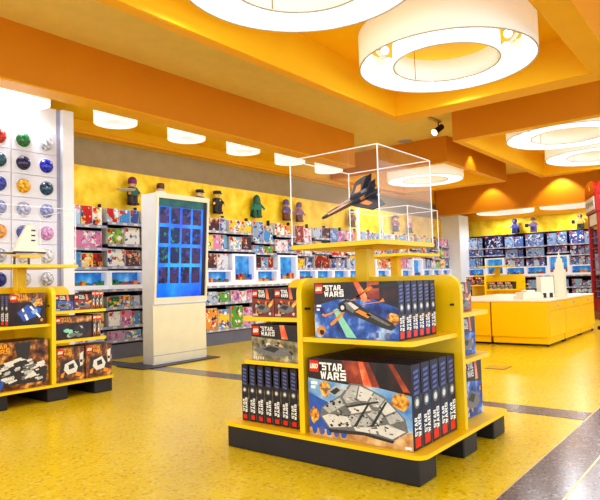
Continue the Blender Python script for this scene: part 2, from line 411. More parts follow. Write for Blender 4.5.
cols = {'red': rgb(214, 60, 50), 'teal': rgb(10, 84, 104), 'blue': rgb(34, 62, 170), 'orange': rgb(240, 160, 50), 'clear grey': rgb(196, 198, 210),
        'dark blue': rgb(10, 30, 140), 'green': rgb(24, 120, 60), 'navy': rgb(22, 26, 84), 'amber': rgb(246, 180, 30), 'pale lilac': rgb(186, 190, 226),
        'silver': rgb(206, 212, 228), 'bright blue': rgb(20, 40, 190), 'deep teal': rgb(12, 70, 104), 'lilac blue': rgb(140, 156, 216), 'pink': rgb(216, 150, 208), 'white': rgb(226, 226, 232)}
gridc = [['red', 'teal', 'blue', 'lilac blue', 'orange', 'clear grey', 'dark blue'],
         ['green', 'navy', 'amber', 'pale lilac', 'blue', 'white', 'clear grey'],
         ['silver', 'bright blue', 'deep teal', 'lilac blue', 'pink', 'white', 'clear grey']]
protos = {}
for ci, X in enumerate((2.68, 2.93, 3.18)):
    for r_, c in enumerate(gridc[ci]):
        if c not in protos: protos[c] = make_bin(cols[c], 'bricks_' + c.replace(' ', '_')); o = protos[c]
        else: o = copy_tree(protos[c])
        o.location = (X, 5.9995, 2.517 - .2447 * r_)
        tag(o, 'round bin of %s pieces, %s row from top, %s column from right' % (c, ORD[r_], ORD[2 - ci]), 'bin', 'round pick bins on the white wall')

# ------------------------------------------------------------------ lamps
def point(loc, w, r=.05, col=(1, .95, .88), nm='lamp_light'):
    l = bpy.data.lights.new(nm, 'POINT'); l.energy = w; l.shadow_soft_size = r; l.color = col
    o = bpy.data.objects.new(nm, l); COL.objects.link(o); o.location = loc; return o
def down(loc, w, r=.05, ang=165, col=(.86, .92, 1)):
    l = bpy.data.lights.new('lamp_light', 'SPOT'); l.energy = w; l.shadow_soft_size = r; l.color = col; l.spot_size = math.radians(ang); l.spot_blend = .4
    o = bpy.data.objects.new('lamp_light', l); COL.objects.link(o); o.location = loc; return o
def ring_lamp(c, R, r, h, label, watts, nb=12):
    t = empty('ring_pendant_lamp', c)
    tag(t, label, 'ceiling lamp', 'white double ring ceiling lamps')
    def shell(rad, z0, z1, name, mo, mi):
        b = MB(); n = 72; th = .012
        b.lathe([(rad, z0), (rad, z1)], n=n, m=0); b.lathe([(rad - th, z0), (rad - th, z1)], n=n, m=1)
        b.lathe([(rad - th, z0), (rad, z0)], n=n, m=1); b.lathe([(rad - th, z1), (rad, z1)], n=n, m=0)
        return b.build(name, [M[mo], M[mi]], t)
    shell(R, 0, h, 'outer_shade', 'shade_out', 'lamp_in')
    shell(r, .01, h * .72, 'inner_shade', 'lamp', 'shade_in')
    for k in range(3):
        a = 2 * PI * k / 3 + .3
        b = MB(); b.tube((R * .992 * math.cos(a), R * .992 * math.sin(a), .02), (R * .992 * math.cos(a), R * .992 * math.sin(a), ZC - .03 - c[2]), .006)
        b.build('suspension_rod', M['rod'], t)
        b = MB(); b.tube((r * .98 * math.cos(a + .8), r * .98 * math.sin(a + .8), .02), (r * .98 * math.cos(a + .8), r * .98 * math.sin(a + .8), ZC - .03 - c[2]), .006)
        b.build('suspension_rod', M['rod'], t)
    rm = (R + r) / 2
    for q, nm in ((R, 'outer_rim'), (r, 'inner_rim')):
        b = MB(); z0 = 0 if q == R else .01; b.lathe([(q - .013, z0 - .002), (q + .002, z0 - .002), (q + .002, z0 + .004), (q - .013, z0 + .004)], n=72, close=True); b.build(nm, M['rim'], t)
    for k in range(nb):
        a = 2 * PI * k / nb + .12
        for (dr, dz) in ((.07, .10), (-.09, .17)):
            p = ((rm + dr) * math.cos(a), (rm + dr) * math.sin(a), dz)
            b = MB(); b.ball(p, .042, 12); bo = b.build('bulb', M['bulb'], t)
            b = MB(); b.tube((rm * math.cos(a), rm * math.sin(a), .26), p, .007); b.build('stem', M['white'], bo)
    b = MB(); b.lathe([(rm - .015, .25), (rm + .015, .25), (rm + .015, .28), (rm - .015, .28)], n=60, close=True); b.build('bulb_track', M['white'], t)
    for k in range(4):
        a = 2 * PI * k / 4 + .4
        down((c[0] + rm * math.cos(a), c[1] + rm * math.sin(a), c[2] - .01), watts * .40, .06)
    return t
M['shade_in'] = glow('inner_shade_inside', (.98, .97, .92), .26)
ring_lamp((5.47, 2.37, 3.10), .875, .53, .34, 'large white ring lamp over the middle stand, nearer to the corner of the ceiling tray', 70)
ring_lamp((3.18, 2.44, 3.10), .89, .55, .34, 'large white ring lamp cut by the top edge of the photo', 70)
ring_lamp((9.55, 2.20, 3.06), .90, .54, .34, 'upper of the two overlapping ring lamps at the right edge', 70, 8)
ring_lamp((11.60, 2.17, 3.06), .90, .54, .34, 'lower of the two overlapping ring lamps at the right edge', 70, 8)
ring_lamp((11.35, 5.50, 3.02), .80, .48, .34, 'ring lamp in the far tray seen behind the clear display case', 60, 8)
def flat_ring(c, R, h, label):
    t = empty('flush_ring_lamp', c); tag(t, label, 'ceiling lamp', 'flush lamps along the right wall soffit')
    b = MB(); b.lathe([(R, 0), (R, h)], n=56); b.lathe([(R, 0), (R - .2, 0)], n=56); b.build('shade', M['lamp'], t)
    b = MB(); b.lathe([(R - .2, .0), (R - .24, .05), (0.001, .05)], n=56); b.build('diffuser', M['disc'], t)
    down((c[0], c[1], c[2] - .02), 45, .1)
flat_ring((15.35, 5.18, 2.60), .72, .255, 'flat white ring lamp above the dark blue figure on right wall')
flat_ring((15.35, 3.55, 2.60), .72, .255, 'flat white ring lamp beside the red booth top')
def drum(c, label):
    t = empty('drum_lamp', c); tag(t, label, 'ceiling lamp', 'row of white drum lamps along left soffit')
    R = .25
    b = MB(); b.lathe([(R - .006, .006), (R, .0), (R, .239)], n=40); b.lathe([(R - .006, .006), (R * .56, .006)], n=40); b.build('shade', M['lamp'], t)
    b = MB(); b.lathe([(R * .56, .006), (R * .53, .02), (.001, .02)], n=40); b.build('diffuser', M['disc'], t)
    down((c[0], c[1], c[2] - .02), 15, .1)
dw = ['over the round bins', 'above the white end column', 'above the blue screen tower, left of its top', 'right of the blue screen tower', 'just left of the clear case', 'seen through clear case']
for k, w in enumerate(dw):
    drum((2.90 + 1.09 * k, 5.90, 2.882), 'white drum ceiling lamp %s, %s from left' % (w, ORD[k]))

# scallops: bare ceiling spots shining down in front of the soffit and tray faces
def spot(loc, to, w, ang, nm='wall_washer'):
    l = bpy.data.lights.new(nm, 'SPOT'); l.energy = w; l.spot_size = math.radians(ang); l.spot_blend = .35; l.shadow_soft_size = .03; l.color = (1, .93, .7)
    o = bpy.data.objects.new(nm, l); COL.objects.link(o); o.location = loc
    o.rotation_euler = (Vector(to) - Vector(loc)).to_track_quat('-Z', 'Y').to_euler(); return o
spot((14.22, 5.20, 3.44), (14.22, 5.20, 2), 40, 92)
spot((14.22, 3.55, 3.44), (14.22, 3.55, 2), 70, 100)
spot((10.7, 4.05, 3.44), (10.7, 4.05, 2), 22, 84)

# track spotlight and ceiling speaker
t = empty('track_spotlight', (8.55, 3.90, ZC)); tag(t, 'small black track spotlight under the pale ceiling by tray corner', 'spotlight')
b = MB(); b.box(-.5, .12, -.02, .02, -.03, 0); b.build('track', M['rod'], t)
b = MB(); b.tube((.05, 0, -.03), (.05, 0, -.10), .01); b.build('stem', M['blackish'], t)
b = MB(); b.tube((.12, -.03, -.09), (-.03, .03, -.20), .045, .05, 16); hd = b.build('lamp_head', M['blackish'], t)
b = MB(); b.tube((-.028, .03, -.199), (-.042, .036, -.209), .052, .054, 16); b.build('lens', M['bulb'], hd)
b = MB(); b.lathe([(.001, -.012), (.10, -.012), (.13, -.004), (.13, 0)], n=30)
tag(b.build('ceiling_speaker', M['rail'], None, (9.45, 4.95, ZC)), 'small round grey speaker grille in the pale ceiling above clear case', 'speaker')
b = MB(); b.lathe([(.001, -.05), (.02, -.05), (.025, -.02), (.05, -.012), (.05, 0)], n=20)
tag(b.build('sprinkler', M['red_dark'], None, (4.95, .95, 3.44)), 'small reddish sprinkler head at the upper right of the ceiling', 'sprinkler')

# ------------------------------------------------------------------ display stands
def rrect(x0, x1, y0, y1, r, corners='1111', n=6):
    """rounded rectangle; corners = (x0y0, x1y0, x1y1, x0y1)"""
    out = []
    for flag, (cx, cy), a0 in zip(corners, ((x0 + r, y0 + r), (x1 - r, y0 + r), (x1 - r, y1 - r), (x0 + r, y1 - r)), (PI, 1.5 * PI, 0, .5 * PI)):
        if flag == '1': out += [(cx + r * math.cos(a0 + PI / 2 * k / n), cy + r * math.sin(a0 + PI / 2 * k / n)) for k in range(n + 1)]
        else: out.append((cx + (r if cx > (x0 + x1) / 2 else -r), cy + (r if cy > (y0 + y1) / 2 else -r)))
    return out
PT = .965
def stand(loc, label, hs=(.329, .313), zs=1.136, post_off=(0, 0), rx=.44):
    t = empty('display_stand', loc); tag(t, label, 'display stand', 'yellow four-sided display stands')
    b = MB(); b.prism(rrect(-.575, .58, -.63, .63, .06, '1100'), 'z', .12, .14); b.build('deck', M['yel'], t)
    for x in (-.478, .03, .465):
        b = MB(); b.bbox(x - .09, x + .09, -.605, .626, 0, .12, .006); b.build('runner', M['black'], t)
    b = MB(); b.prism(rrect(-.53, .53, .14, PT, .085, '0011'), 'y', .078, .112); b.build('panel', M['yel'], t)
    b = MB(); b.prism(rrect(-.60, .60, .14, PT - .002, .085, '0011'), 'x', -.018, .018); b.build('panel', M['yel'], t)
    def shelf(x0, x1, y0, y1, z, cor):
        b = MB(); b.prism(rrect(x0, x1, y0, y1, .05, cor), 'z', z - .024, z); b.build('shelf', M['yel'], t)
    shelf(-.54, -.018, -.575, .068, .65, '1000')
    for z in (.50, .75):
        shelf(-.51, -.018, .112, .565, z, '0001')
        shelf(.018, rx, -.59, .078, z, '0100')
        shelf(.018, rx, .112, .54, z, '0010')
    b = MB(); b.bbox(-.045 + post_off[0], .045 + post_off[0], -.045 + post_off[1], .045 + post_off[1], PT - .04, zs, .006); b.build('post', M['yel_in'], t)
    b = MB(); b.prism(rrect(-hs[0] + .02, hs[0] + .02, -hs[1] + .016, hs[1] + .016, .02), 'z', zs, zs + .026); b.build('display_shelf', M['yel'], t)
    for (p, q) in (((-.50, .078, .80), (-.50, .045, .80)), ((-.018, -.56, .80), (-.05, -.56, .80))):
        b = MB(); b.tube(p, q, .006); b.build('peg', M['blackish'], t)
    return t
G1 = (2.98, 1.86); G2 = (2.555, 5.30); G3 = (5.85, 3.24); G4 = (13.0, 4.62)
stand((*G1, 0), 'yellow display stand in the middle foreground under the tallest clear case')
stand((*G2, 0), 'yellow display stand cut by the left edge, white ship on top', (.38, .34), rx=.53)
stand((*G3, 0), 'yellow display stand half hidden behind the middle stand', (.38, .38), 1.19)
stand((*G4, 0), 'small distant yellow display stand behind the yellow counter')

def case(loc, hx, hy, h, label):
    t = empty('acrylic_case', loc); tag(t, label, 'display case', 'clear display cases on the stands')
    for (x0, x1, y0, y1, z0, z1) in ((-hx, -hx + .004, -hy, hy, 0, h), (hx - .004, hx, -hy, hy, 0, h), (-hx, hx, -hy, -hy + .004, 0, h), (-hx, hx, hy - .004, hy, 0, h), (-hx, hx, -hy, hy, h - .004, h)):
        b = MB()
        if x1 - x0 < .01: b.face([(x0, y0, z0), (x0, y1, z0), (x0, y1, z1), (x0, y0, z1)])
        elif y1 - y0 < .01: b.face([(x0, y0, z0), (x1, y0, z0), (x1, y0, z1), (x0, y0, z1)])
        else: b.face([(x0, y0, z1), (x1, y0, z1), (x1, y1, z1), (x0, y1, z1)])
        b.build('pane', M['acrylic'], t)
    e = .0026; b = MB()
    for sx in (-1, 1):
        for sy in (-1, 1): b.box(sx * hx - e, sx * hx + e, sy * hy - e, sy * hy + e, 0, h)
        b.box(sx * hx - e, sx * hx + e, -hy, hy, h - e, h + e)
    for sy in (-1, 1): b.box(-hx, hx, sy * hy - e, sy * hy + e, h - e, h + e)
    b.build('glowing_edge', M['edge'], t)
    return t
case((G1[0] + .02, G1[1] + .016, 1.163), .318, .303, .514, 'large clear acrylic case over the dark fighter model')
case((*G2, 1.163), .365, .325, .51, 'clear acrylic case over the white ship model at left')
case((*G3, 1.217), .365, .365, .50, 'clear acrylic case on the stand behind the middle stand')

# ------------------------------------------------------------------ boxed toys on the stands
LOGO_TEXT = 'LEGO'
DL = .00022
def P2(mb, W, Hh, pts, m, layer, y=-DL):
    mb.face([((u - .5) * W, y * (1 + layer), v * Hh) for u, v in pts], m)
INK = ['bg_dark', 'bg_space', 'bg_sky', 'bg_sand', 'bg_beam', 'bg_rust', 'bg_fire', 'ink_red', 'ink_white', 'ink_gold', 'ink_black', 'ink_yellow',
       'ink_grey', 'ink_pale', 'ink_mid', 'ink_dark', 'ink_orange', 'ink_blue', 'ink_lblue', 'ink_green', 'ink_purple', 'bg_amber', 'bg_olive', 'ink_navy']
IX = {k: i for i, k in enumerate(INK)}
def quad(x0, x1, y0, y1): return [(x0, y0), (x1, y0), (x1, y1), (x0, y1)]
def blob(cx, cy, rx, ry, n=9, j=.2, seed=0):
    rr = random.Random(seed)
    return [(cx + rx * (1 - j * rr.random()) * math.cos(2 * PI * k / n), cy + ry * (1 - j * rr.random()) * math.sin(2 * PI * k / n)) for k in range(n)]
def logo(mb, W, Hh, u0, v0, s, layer):
    """red square with white word"""
    sx = s / W; sy = s / Hh
    P2(mb, W, Hh, quad(u0, u0 + sx, v0 - sy, v0), IX['ink_red'], layer)
    y = -DL * (2 + layer)
    put_text(mb, LOGO_TEXT, ((u0 + sx * .05 - .5) * W, y, (v0 - sy * .74) * Hh), (s * .84, 0, 0), (0, 0, s * .48), IX['ink_yellow'], .09, .12)
    put_text(mb, LOGO_TEXT, ((u0 + sx * .07 - .5) * W, y * 1.12, (v0 - sy * .71) * Hh), (s * .80, 0, 0), (0, 0, s * .42), IX['ink_white'], .045, .12)
GL = {
 'S': [[(0, .76), (1, .76), (1, 1), (0, 1)], [(0, .42), (.30, .42), (.30, .9), (0, .9)], [(0, .40), (1, .40), (1, .62), (0, .62)], [(.70, .1), (1, .1), (1, .5), (.70, .5)], [(0, 0), (1, 0), (1, .24), (0, .24)]],
 'T': [[(-.06, .76), (1.06, .76), (1.06, 1), (-.06, 1)], [(.34, 0), (.66, 0), (.66, .8), (.34, .8)]],
 'A': [[(-.06, 0), (.26, 0), (.60, 1), (.32, 1)], [(1.06, 0), (.74, 0), (.40, 1), (.68, 1)], [(.2, .18), (.8, .18), (.72, .40), (.28, .40)]],
 'R': [[(0, 0), (.30, 0), (.30, 1), (0, 1)], [(0, .76), (.88, .76), (.80, 1), (0, 1)], [(.66, .42), (.96, .5), (.96, .86), (.80, 1), (.66, .9)], [(.2, .38), (.9, .38), (.9, .58), (.2, .58)], [(.40, .42), (.74, .42), (1.06, 0), (.70, 0)]],
 'W': [[(-.04, 1), (.22, 1), (.38, 0), (.18, 0)], [(.18, 0), (.38, 0), (.60, .92), (.40, .92)], [(.40, .92), (.60, .92), (.82, 0), (.62, 0)], [(.62, 0), (.82, 0), (1.04, 1), (.78, 1)]]}
def block_word(mb, t, o, u, w, m):
    """chunky capital letters between o and o+u, height w"""
    o, u, w = Vector(o), Vector(u), Vector(w); n = len(t); cw = 1. / (n - .14)
    for k, ch in enumerate(t):
        for p in GL[ch]: mb.face([o + u * ((k + a * .86) * cw) + w * b for a, b in p], m)
def title(mb, W, Hh, u0, v1, w, h, ink, layer):
    y = -DL * (1 + layer); x = (u0 - .5) * W; z = v1 * Hh
    block_word(mb, 'STAR', (x + w * .06, y, z - h * .47), (w * .80, 0, 0), (0, 0, h * .47), IX[ink])
    block_word(mb, 'WARS', (x, y, z - h), (w, 0, 0), (0, 0, h * .47), IX[ink])
    mb.face([(x - w * .05, y, z - h * .115), (x + w * .1, y, z - h * .115), (x + w * .1, y, z), (x - w * .05, y, z)], IX[ink])
    mb.face([(x + w * .84, y, z - h * .47), (x + w * .98, y, z - h * .47), (x + w * .98, y, z - h * .36), (x + w * .80, y, z - h * .36)], IX[ink])
def cover(style, W, Hh, seed=0):
    mb = MB(); mb.flat = True
    A = lambda pts, ink, layer: P2(mb, W, Hh, pts, IX[ink], layer)
    rr = random.Random(seed)
    if style == 'fighter':
        A(quad(.0, 1, 0, 1), 'bg_dark', 0); A([(0, 0), (1, 0), (1, .55), (.72, .70), (.3, .70), (0, .58)], 'bg_space', 1)
        A([(.50, 1), (.56, 1), (.70, .66), (.60, .66)], 'bg_beam', 2); A([(.66, 1), (.80, 1), (.80, .70), (.66, .70)], 'bg_rust', 2)
        A(blob(.94, .36, .08, .12, 10, .2, 2), 'bg_fire', 3); A(blob(.08, .12, .07, .10, 9, .3, 3), 'ink_orange', 3); A(blob(.09, .10, .04, .06, 8, .3, 5), 'ink_black', 4)
        A([(.24, .50), (.29, .54), (.52, .02), (.40, .02)], 'ink_green', 3)
        # generic dark and orange space plane: long nose, swept wings
        A([(.30, .62), (.40, .70), (.50, .67), (.60, .56), (.94, .30), (.97, .22), (.92, .17), (.80, .22), (.52, .40), (.34, .50)], 'ink_dark', 5)
        A([(.34, .60), (.42, .66), (.56, .52), (.48, .46)], 'ink_mid', 6); A([(.42, .63), (.46, .65), (.56, .55), (.51, .51)], 'ink_pale', 7)
        A([(.50, .49), (.66, .37), (.70, .42), (.54, .54)], 'ink_orange', 6); A([(.64, .43), (.88, .25), (.92, .26), (.68, .47)], 'ink_mid', 6)
        A([(.33, .52), (.36, .55), (.14, .42), (.10, .44), (.10, .40), (.14, .38)], 'ink_orange', 6); A([(.34, .46), (.39, .48), (.26, .26), (.21, .22), (.20, .26)], 'ink_orange', 6)
        A([(.44, .66), (.50, .68), (.66, .90), (.72, .92), (.70, .86)], 'ink_orange', 6); A([(.58, .60), (.62, .62), (.80, .66), (.84, .72), (.86, .66)], 'ink_orange', 6)
        A([(.70, .94), (1, .97), (1, .92), (.74, .88)], 'ink_dark', 6); A(blob(.36, .55, .05, .09, 10, .1, 7), 'ink_black', 7); A(blob(.36, .55, .025, .045, 10, .1, 7), 'ink_pale', 8)
        for k in range(4): A(quad(.74 + .06 * k, .78 + .06 * k, .04, .13), ['ink_purple', 'ink_lblue', 'ink_mid', 'ink_blue'][k], 5)
        for k in range(2): A(quad(.03, .09 - .02 * k, .56 - .07 * k, .60 - .07 * k), 'ink_white', 5)
        logo(mb, W, Hh, .015, .975, .048, 6); title(mb, W, Hh, .135, .955, .122, .060, 'ink_white', 7)
    elif style == 'freighter':
        A(quad(0, 1, 0, 1), 'bg_dark', 0); A([(0, 0), (1, 0), (1, .64), (.7, .70), (.4, .70), (0, .74)], 'bg_sky', 1)
        A(quad(0, 1, 0, .10), 'bg_sand', 2); A([(.3, .0), (1, .0), (1, .22), (.7, .12)], 'bg_sand', 3); A([(0, .10), (.3, .10), (.3, .40), (0, .55)], 'ink_blue', 2)
        A([(.36, 1), (.62, 1), (.72, .70), (.42, .70)], 'bg_rust', 2); A([(.52, 1), (.57, 1), (.65, .70), (.57, .70)], 'bg_beam', 3); A([(.80, 1), (.84, 1), (.99, .68), (.93, .68)], 'bg_rust', 3)
        A(blob(.74, .86, .06, .12, 10, .2, 8), 'ink_black', 4); A(blob(.90, .56, .09, .13, 11, .35, 4), 'bg_fire', 3); A(blob(.18, .62, .07, .13, 11, .35, 6), 'bg_fire', 3); A(blob(.06, .26, .06, .12, 11, .35, 9), 'bg_fire', 3)
        # generic pale cargo ship: two prongs, angular hull, engine block (stand-in)
        A([(.12, .26), (.14, .38), (.34, .56), (.44, .72), (.54, .72), (.76, .60), (.94, .36), (.96, .22), (.82, .08), (.66, .12), (.44, .12), (.22, .10)], 'ink_mid', 5)
        hull = [([(.15, .37), (.33, .53), (.38, .44), (.22, .31)], 'ink_grey'), ([(.22, .13), (.14, .26), (.21, .30), (.42, .30), (.44, .18)], 'ink_pale'), ([(.36, .54), (.45, .70), (.52, .70), (.48, .50), (.40, .46)], 'ink_grey'),
                ([(.53, .70), (.66, .64), (.60, .52), (.50, .52)], 'ink_pale'), ([(.67, .63), (.76, .57), (.70, .46), (.61, .50)], 'ink_grey'), ([(.77, .56), (.86, .45), (.76, .38), (.71, .45)], 'ink_pale'),
                ([(.87, .44), (.93, .35), (.80, .28), (.77, .36)], 'ink_grey'), ([(.40, .44), (.60, .50), (.64, .42), (.44, .34)], 'ink_pale'), ([(.65, .42), (.75, .37), (.70, .26), (.60, .36)], 'ink_grey'),
                ([(.42, .32), (.58, .36), (.66, .24), (.44, .20)], 'ink_grey'), ([(.68, .24), (.78, .27), (.94, .22), (.82, .11), (.70, .14)], 'ink_pale'), ([(.46, .18), (.66, .22), (.68, .14), (.48, .14)], 'ink_pale')]
        for k, (p, c) in enumerate(hull): A(p, c, 6 + .05 * k)
        A([(.20, .58), (.30, .68), (.38, .62), (.30, .54)], 'ink_grey', 7); A([(.23, .585), (.30, .65), (.34, .62), (.28, .555)], 'ink_dark', 7.2); A([(.14, .62), (.24, .63), (.24, .61), (.14, .60)], 'ink_mid', 7.4)
        for k in range(170):
            u, v = rr.uniform(.2, .88), rr.uniform(.14, .64)
            if v > .72 - .9 * max(0, u - .5) or v < .10 + .3 * max(0, .4 - u) or (u < .38 and v > .40 + .5 * (u - .1)): continue
            w_ = rr.uniform(.008, .036); h_ = rr.uniform(.006, .024); sl_ = rr.uniform(-.4, .3) * w_
            A([(u, v), (u + w_, v + sl_), (u + w_, v + sl_ + h_), (u, v + h_)], rr.choice(['ink_mid', 'ink_dark', 'ink_pale', 'ink_grey', 'ink_dark']), 7.5 + .008 * k)
        for k in range(3): A(blob(.20 + .065 * k, .40 + .035 * k, .016, .02, 8, .1, k), 'ink_dark', 9.2); A(blob(.24 + .08 * k, .16 + .02 * k, .016, .02, 8, .1, k), 'ink_dark', 9.2)
        A([(.46, .19), (.60, .49), (.62, .49), (.49, .19)], 'ink_dark', 9.3); A([(.62, .22), (.77, .55), (.785, .54), (.65, .22)], 'ink_dark', 9.3); A([(.38, .43), (.70, .54), (.71, .52), (.40, .41)], 'ink_dark', 9.3)
        A([(.20, .11), (.56, .14), (.84, .09), (.82, .06), (.56, .10), (.22, .07)], 'ink_dark', 9)
        for k in range(5): A(blob(.06 + .075 * k, .075, .033, .062, 9, .2, k), 'ink_purple' if k % 2 else 'ink_blue', 6)
        for k in range(2): A(quad(.03, .10 - .02 * k, .66 - .055 * k, .70 - .055 * k), 'ink_white', 5)
        A(quad(.93, .985, .02, .05), 'ink_white', 6)
        logo(mb, W, Hh, .02, .975, .06, 9); title(mb, W, Hh, .14, .955, .160, .086, 'ink_white', 12)
    elif style in ('dark', 'walker', 'blue'):
        bg = {'dark': 'bg_rust', 'walker': 'bg_olive', 'blue': 'bg_space'}[style]
        A(quad(0, 1, 0, 1), 'bg_dark', 0); A([(0, 0), (1, 0), (1, .56), (0, .66)], bg, 1); A([(.62, 1), (.72, 1), (.80, .62), (.66, .62)], 'bg_beam', 2)
        if style == 'dark': A([(.72, .42), (.98, .64), (.98, .50), (.76, .26)], 'bg_fire', 2)
        for k in range(18):
            A(blob(rr.uniform(.12, .88), rr.uniform(.10, .52), rr.uniform(.03, .13), rr.uniform(.03, .11), 8, .5, seed * 40 + k),
              rr.choice({'dark': ['ink_dark', 'ink_mid', 'ink_grey', 'ink_orange', 'ink_dark', 'ink_pale'], 'walker': ['ink_grey', 'ink_mid', 'ink_pale', 'ink_dark', 'bg_sand'], 'blue': ['ink_purple', 'ink_dark', 'ink_orange', 'ink_mid', 'ink_grey']}[style]), 3 + .3 * k)
        A([(.14, .30), (.40, .46), (.74, .38), (.86, .22), (.60, .14), (.30, .16)], 'ink_mid', 9); A([(.24, .32), (.42, .42), (.62, .36), (.50, .24)], 'ink_dark', 9.4)
        for k in range(5): A(quad(.04 + .05 * k, .07 + .05 * k, .03, .11), 'ink_pale', 10)
        logo(mb, W, Hh, .03, .95, min(.05, Hh * .24), 10); title(mb, W, Hh, .08 + min(.05, Hh * .24) / W, .95, W * .30, Hh * .26, 'ink_white', 11)
    elif style in ('amber', 'jet', 'trooper', 'green'):
        bg = {'amber': 'bg_amber', 'jet': 'bg_dark', 'trooper': 'bg_amber', 'green': 'bg_dark'}[style]
        A(quad(0, 1, 0, 1), bg, 0); A([(0, .72), (1, .72), (1, 1), (0, 1)], 'bg_amber', 1)
        if style == 'amber':
            A([(.1, .2), (.9, .2), (.8, .62), (.2, .62)], 'ink_dark', 3)
            A([(.30, .52), (.62, .62), (.76, .40), (.70, .24), (.40, .20), (.26, .34)], 'ink_pale', 4); A([(.42, .48), (.60, .52), (.64, .38), (.44, .34)], 'ink_dark', 5)
            A([(.16, .24), (.30, .30), (.24, .12), (.14, .14)], 'ink_orange', 5); A([(.70, .26), (.88, .20), (.84, .10), (.66, .14)], 'ink_orange', 5)
            A([(.82, .78), (.96, .84), (.94, .44), (.84, .40)], 'ink_pale', 5); A(quad(.84, .93, .52, .60), 'ink_dark', 6)
        if style == 'jet':
            A([(.22, .40), (.50, .64), (.90, .50), (.84, .30), (.60, .20), (.40, .12)], 'ink_blue', 3); A([(.56, .56), (.60, .60), (.88, .24), (.84, .20)], 'ink_white', 5); A([(.34, .50), (.38, .54), (.54, .18), (.48, .14)], 'ink_white', 5)
            A([(.58, .74), (.90, .84), (.94, .60), (.72, .56)], 'bg_fire', 3); A([(.30, .34), (.44, .46), (.50, .40), (.36, .26)], 'ink_purple', 6); A([(.60, .42), (.76, .50), (.80, .40), (.66, .32)], 'ink_lblue', 6)
            A(blob(.68, .76, .06, .09, 10, .1, 4), 'ink_mid', 4); A(blob(.90, .14, .05, .06, 8, .3, 4), 'ink_orange', 6)
        if style == 'trooper':
            A([(.12, .12), (.96, .10), (.98, .40), (.80, .56), (.50, .62), (.16, .50)], 'ink_dark', 3)
            for k in range(64):
                u, v = rr.uniform(.10, .88), rr.uniform(.12, .62); s_ = rr.uniform(.04, .11)
                A([(u, v), (u + s_, v + s_ * .4), (u + s_ * .8, v + s_), (u - s_ * .3, v + s_ * .7)], rr.choice(['ink_pale', 'ink_pale', 'ink_grey', 'ink_mid']), 4 + .07 * k)
            A([(.0, .0), (.3, .0), (.36, .2), (.16, .34), (0, .3)], 'ink_blue', 9); A([(.12, .06), (.26, .1), (.2, .2)], 'ink_lblue', 10)
            A([(.50, .96), (.74, .98), (.70, .60), (.54, .66)], 'ink_dark', 8)
        if style == 'green':
            for k in range(12): A(blob(rr.uniform(.2, .8), rr.uniform(.15, .55), .12, .12, 7, .5, seed + k), rr.choice(['ink_dark', 'ink_mid', 'ink_green', 'ink_grey', 'ink_orange']), 3 + .3 * k)
        logo(mb, W, Hh, .03, .965, min(.055, Hh * .2), 11); title(mb, W, Hh, .06 + min(.055, Hh * .2) / W, .965, W * .28, Hh * .19, 'ink_gold', 12)
    return mb
def spine_print(d, Hh, side, W, light=False):
    """narrow side print on local +x (side=1) or -x (side=-1)"""
    mb = MB(); mb.flat = True
    x = side * (W / 2 + .0008)
    yc = d / 2; s = side
    def Q(y0, y1, z0, z1, ink): mb.face([(x, y0, z0), (x, y1, z0), (x, y1, z1), (x, y0, z1)], IX[ink])
    def X(k): return side * (W / 2 + .0008 * (k + 1))
    mb.face([(X(-.6), .003, .003), (X(-.6), d - .003, .003), (X(-.6), d - .003, Hh - .003), (X(-.6), .003, Hh - .003)], IX['ink_navy'])
    Q(d * .2, d * .8, Hh * .03, Hh * .03 + d * .5, 'ink_red')
    # vertical lettering reading upward
    uy = Vector((0, 0, Hh * .26)); wv = Vector((0, -s * d * .36, 0))
    block_word(mb, 'STAR', (X(1), yc + s * d * .00, Hh * .165), uy * .84, wv * .9, IX['ink_white'])
    block_word(mb, 'WARS', (X(1), yc + s * d * .38, Hh * .15), uy, wv * .9, IX['ink_white'])
    # round emblem and a pale pattern strip above
    n = 14
    mb.face([(X(1), yc + d * .30 * math.cos(2 * PI * k / n), Hh * .55 + d * .30 * math.sin(2 * PI * k / n)) for k in range(n)], IX['ink_mid'])
    mb.face([(X(2), yc + d * .18 * math.cos(2 * PI * k / n), Hh * .55 + d * .18 * math.sin(2 * PI * k / n)) for k in range(n)], IX['ink_pale'])
    for k in range(5):
        z = Hh * (.64 + .062 * k); a = .04 * (k % 2)
        mb.face([(X(1), d * (.18 + a), z), (X(1), d * (.72 - a), z + Hh * .012), (X(1), d * (.80 - a), z + Hh * .05), (X(1), d * (.24 + a), z + Hh * .036)], IX['ink_purple'])
    return mb
INKM = [M[k] for k in INK]
_bm = {}
def toy_box(W, Hh, d, style, loc, rz, label, group, card='boxdark', seed=0, spine=True):
    spine = spine and d < .12 or style == 'walker' and d < .06; key = (W, Hh, d, style, card, seed, spine)
    if key not in _bm:
        b = MB(); b.bbox(-W / 2, W / 2, 0, d, 0, Hh, .0025)
        _bm[key] = (b.mesh('toy_box', M[card]), cover(style, W, Hh, seed).mesh('cover_print', INKM),
                    [spine_print(d, Hh, s_, W).mesh('spine_print', INKM) for s_ in ((1, -1) if spine else ())])
    me, cv, sp = _bm[key]
    o = inst(me, 'toy_box', loc, rz); tag(o, label, 'toy box', group)
    inst(cv, 'cover_print', (0, 0, 0), 0, o)
    for q in sp: inst(q, 'spine_print', (0, 0, 0), 0, o)
    return o
E_ = .0015
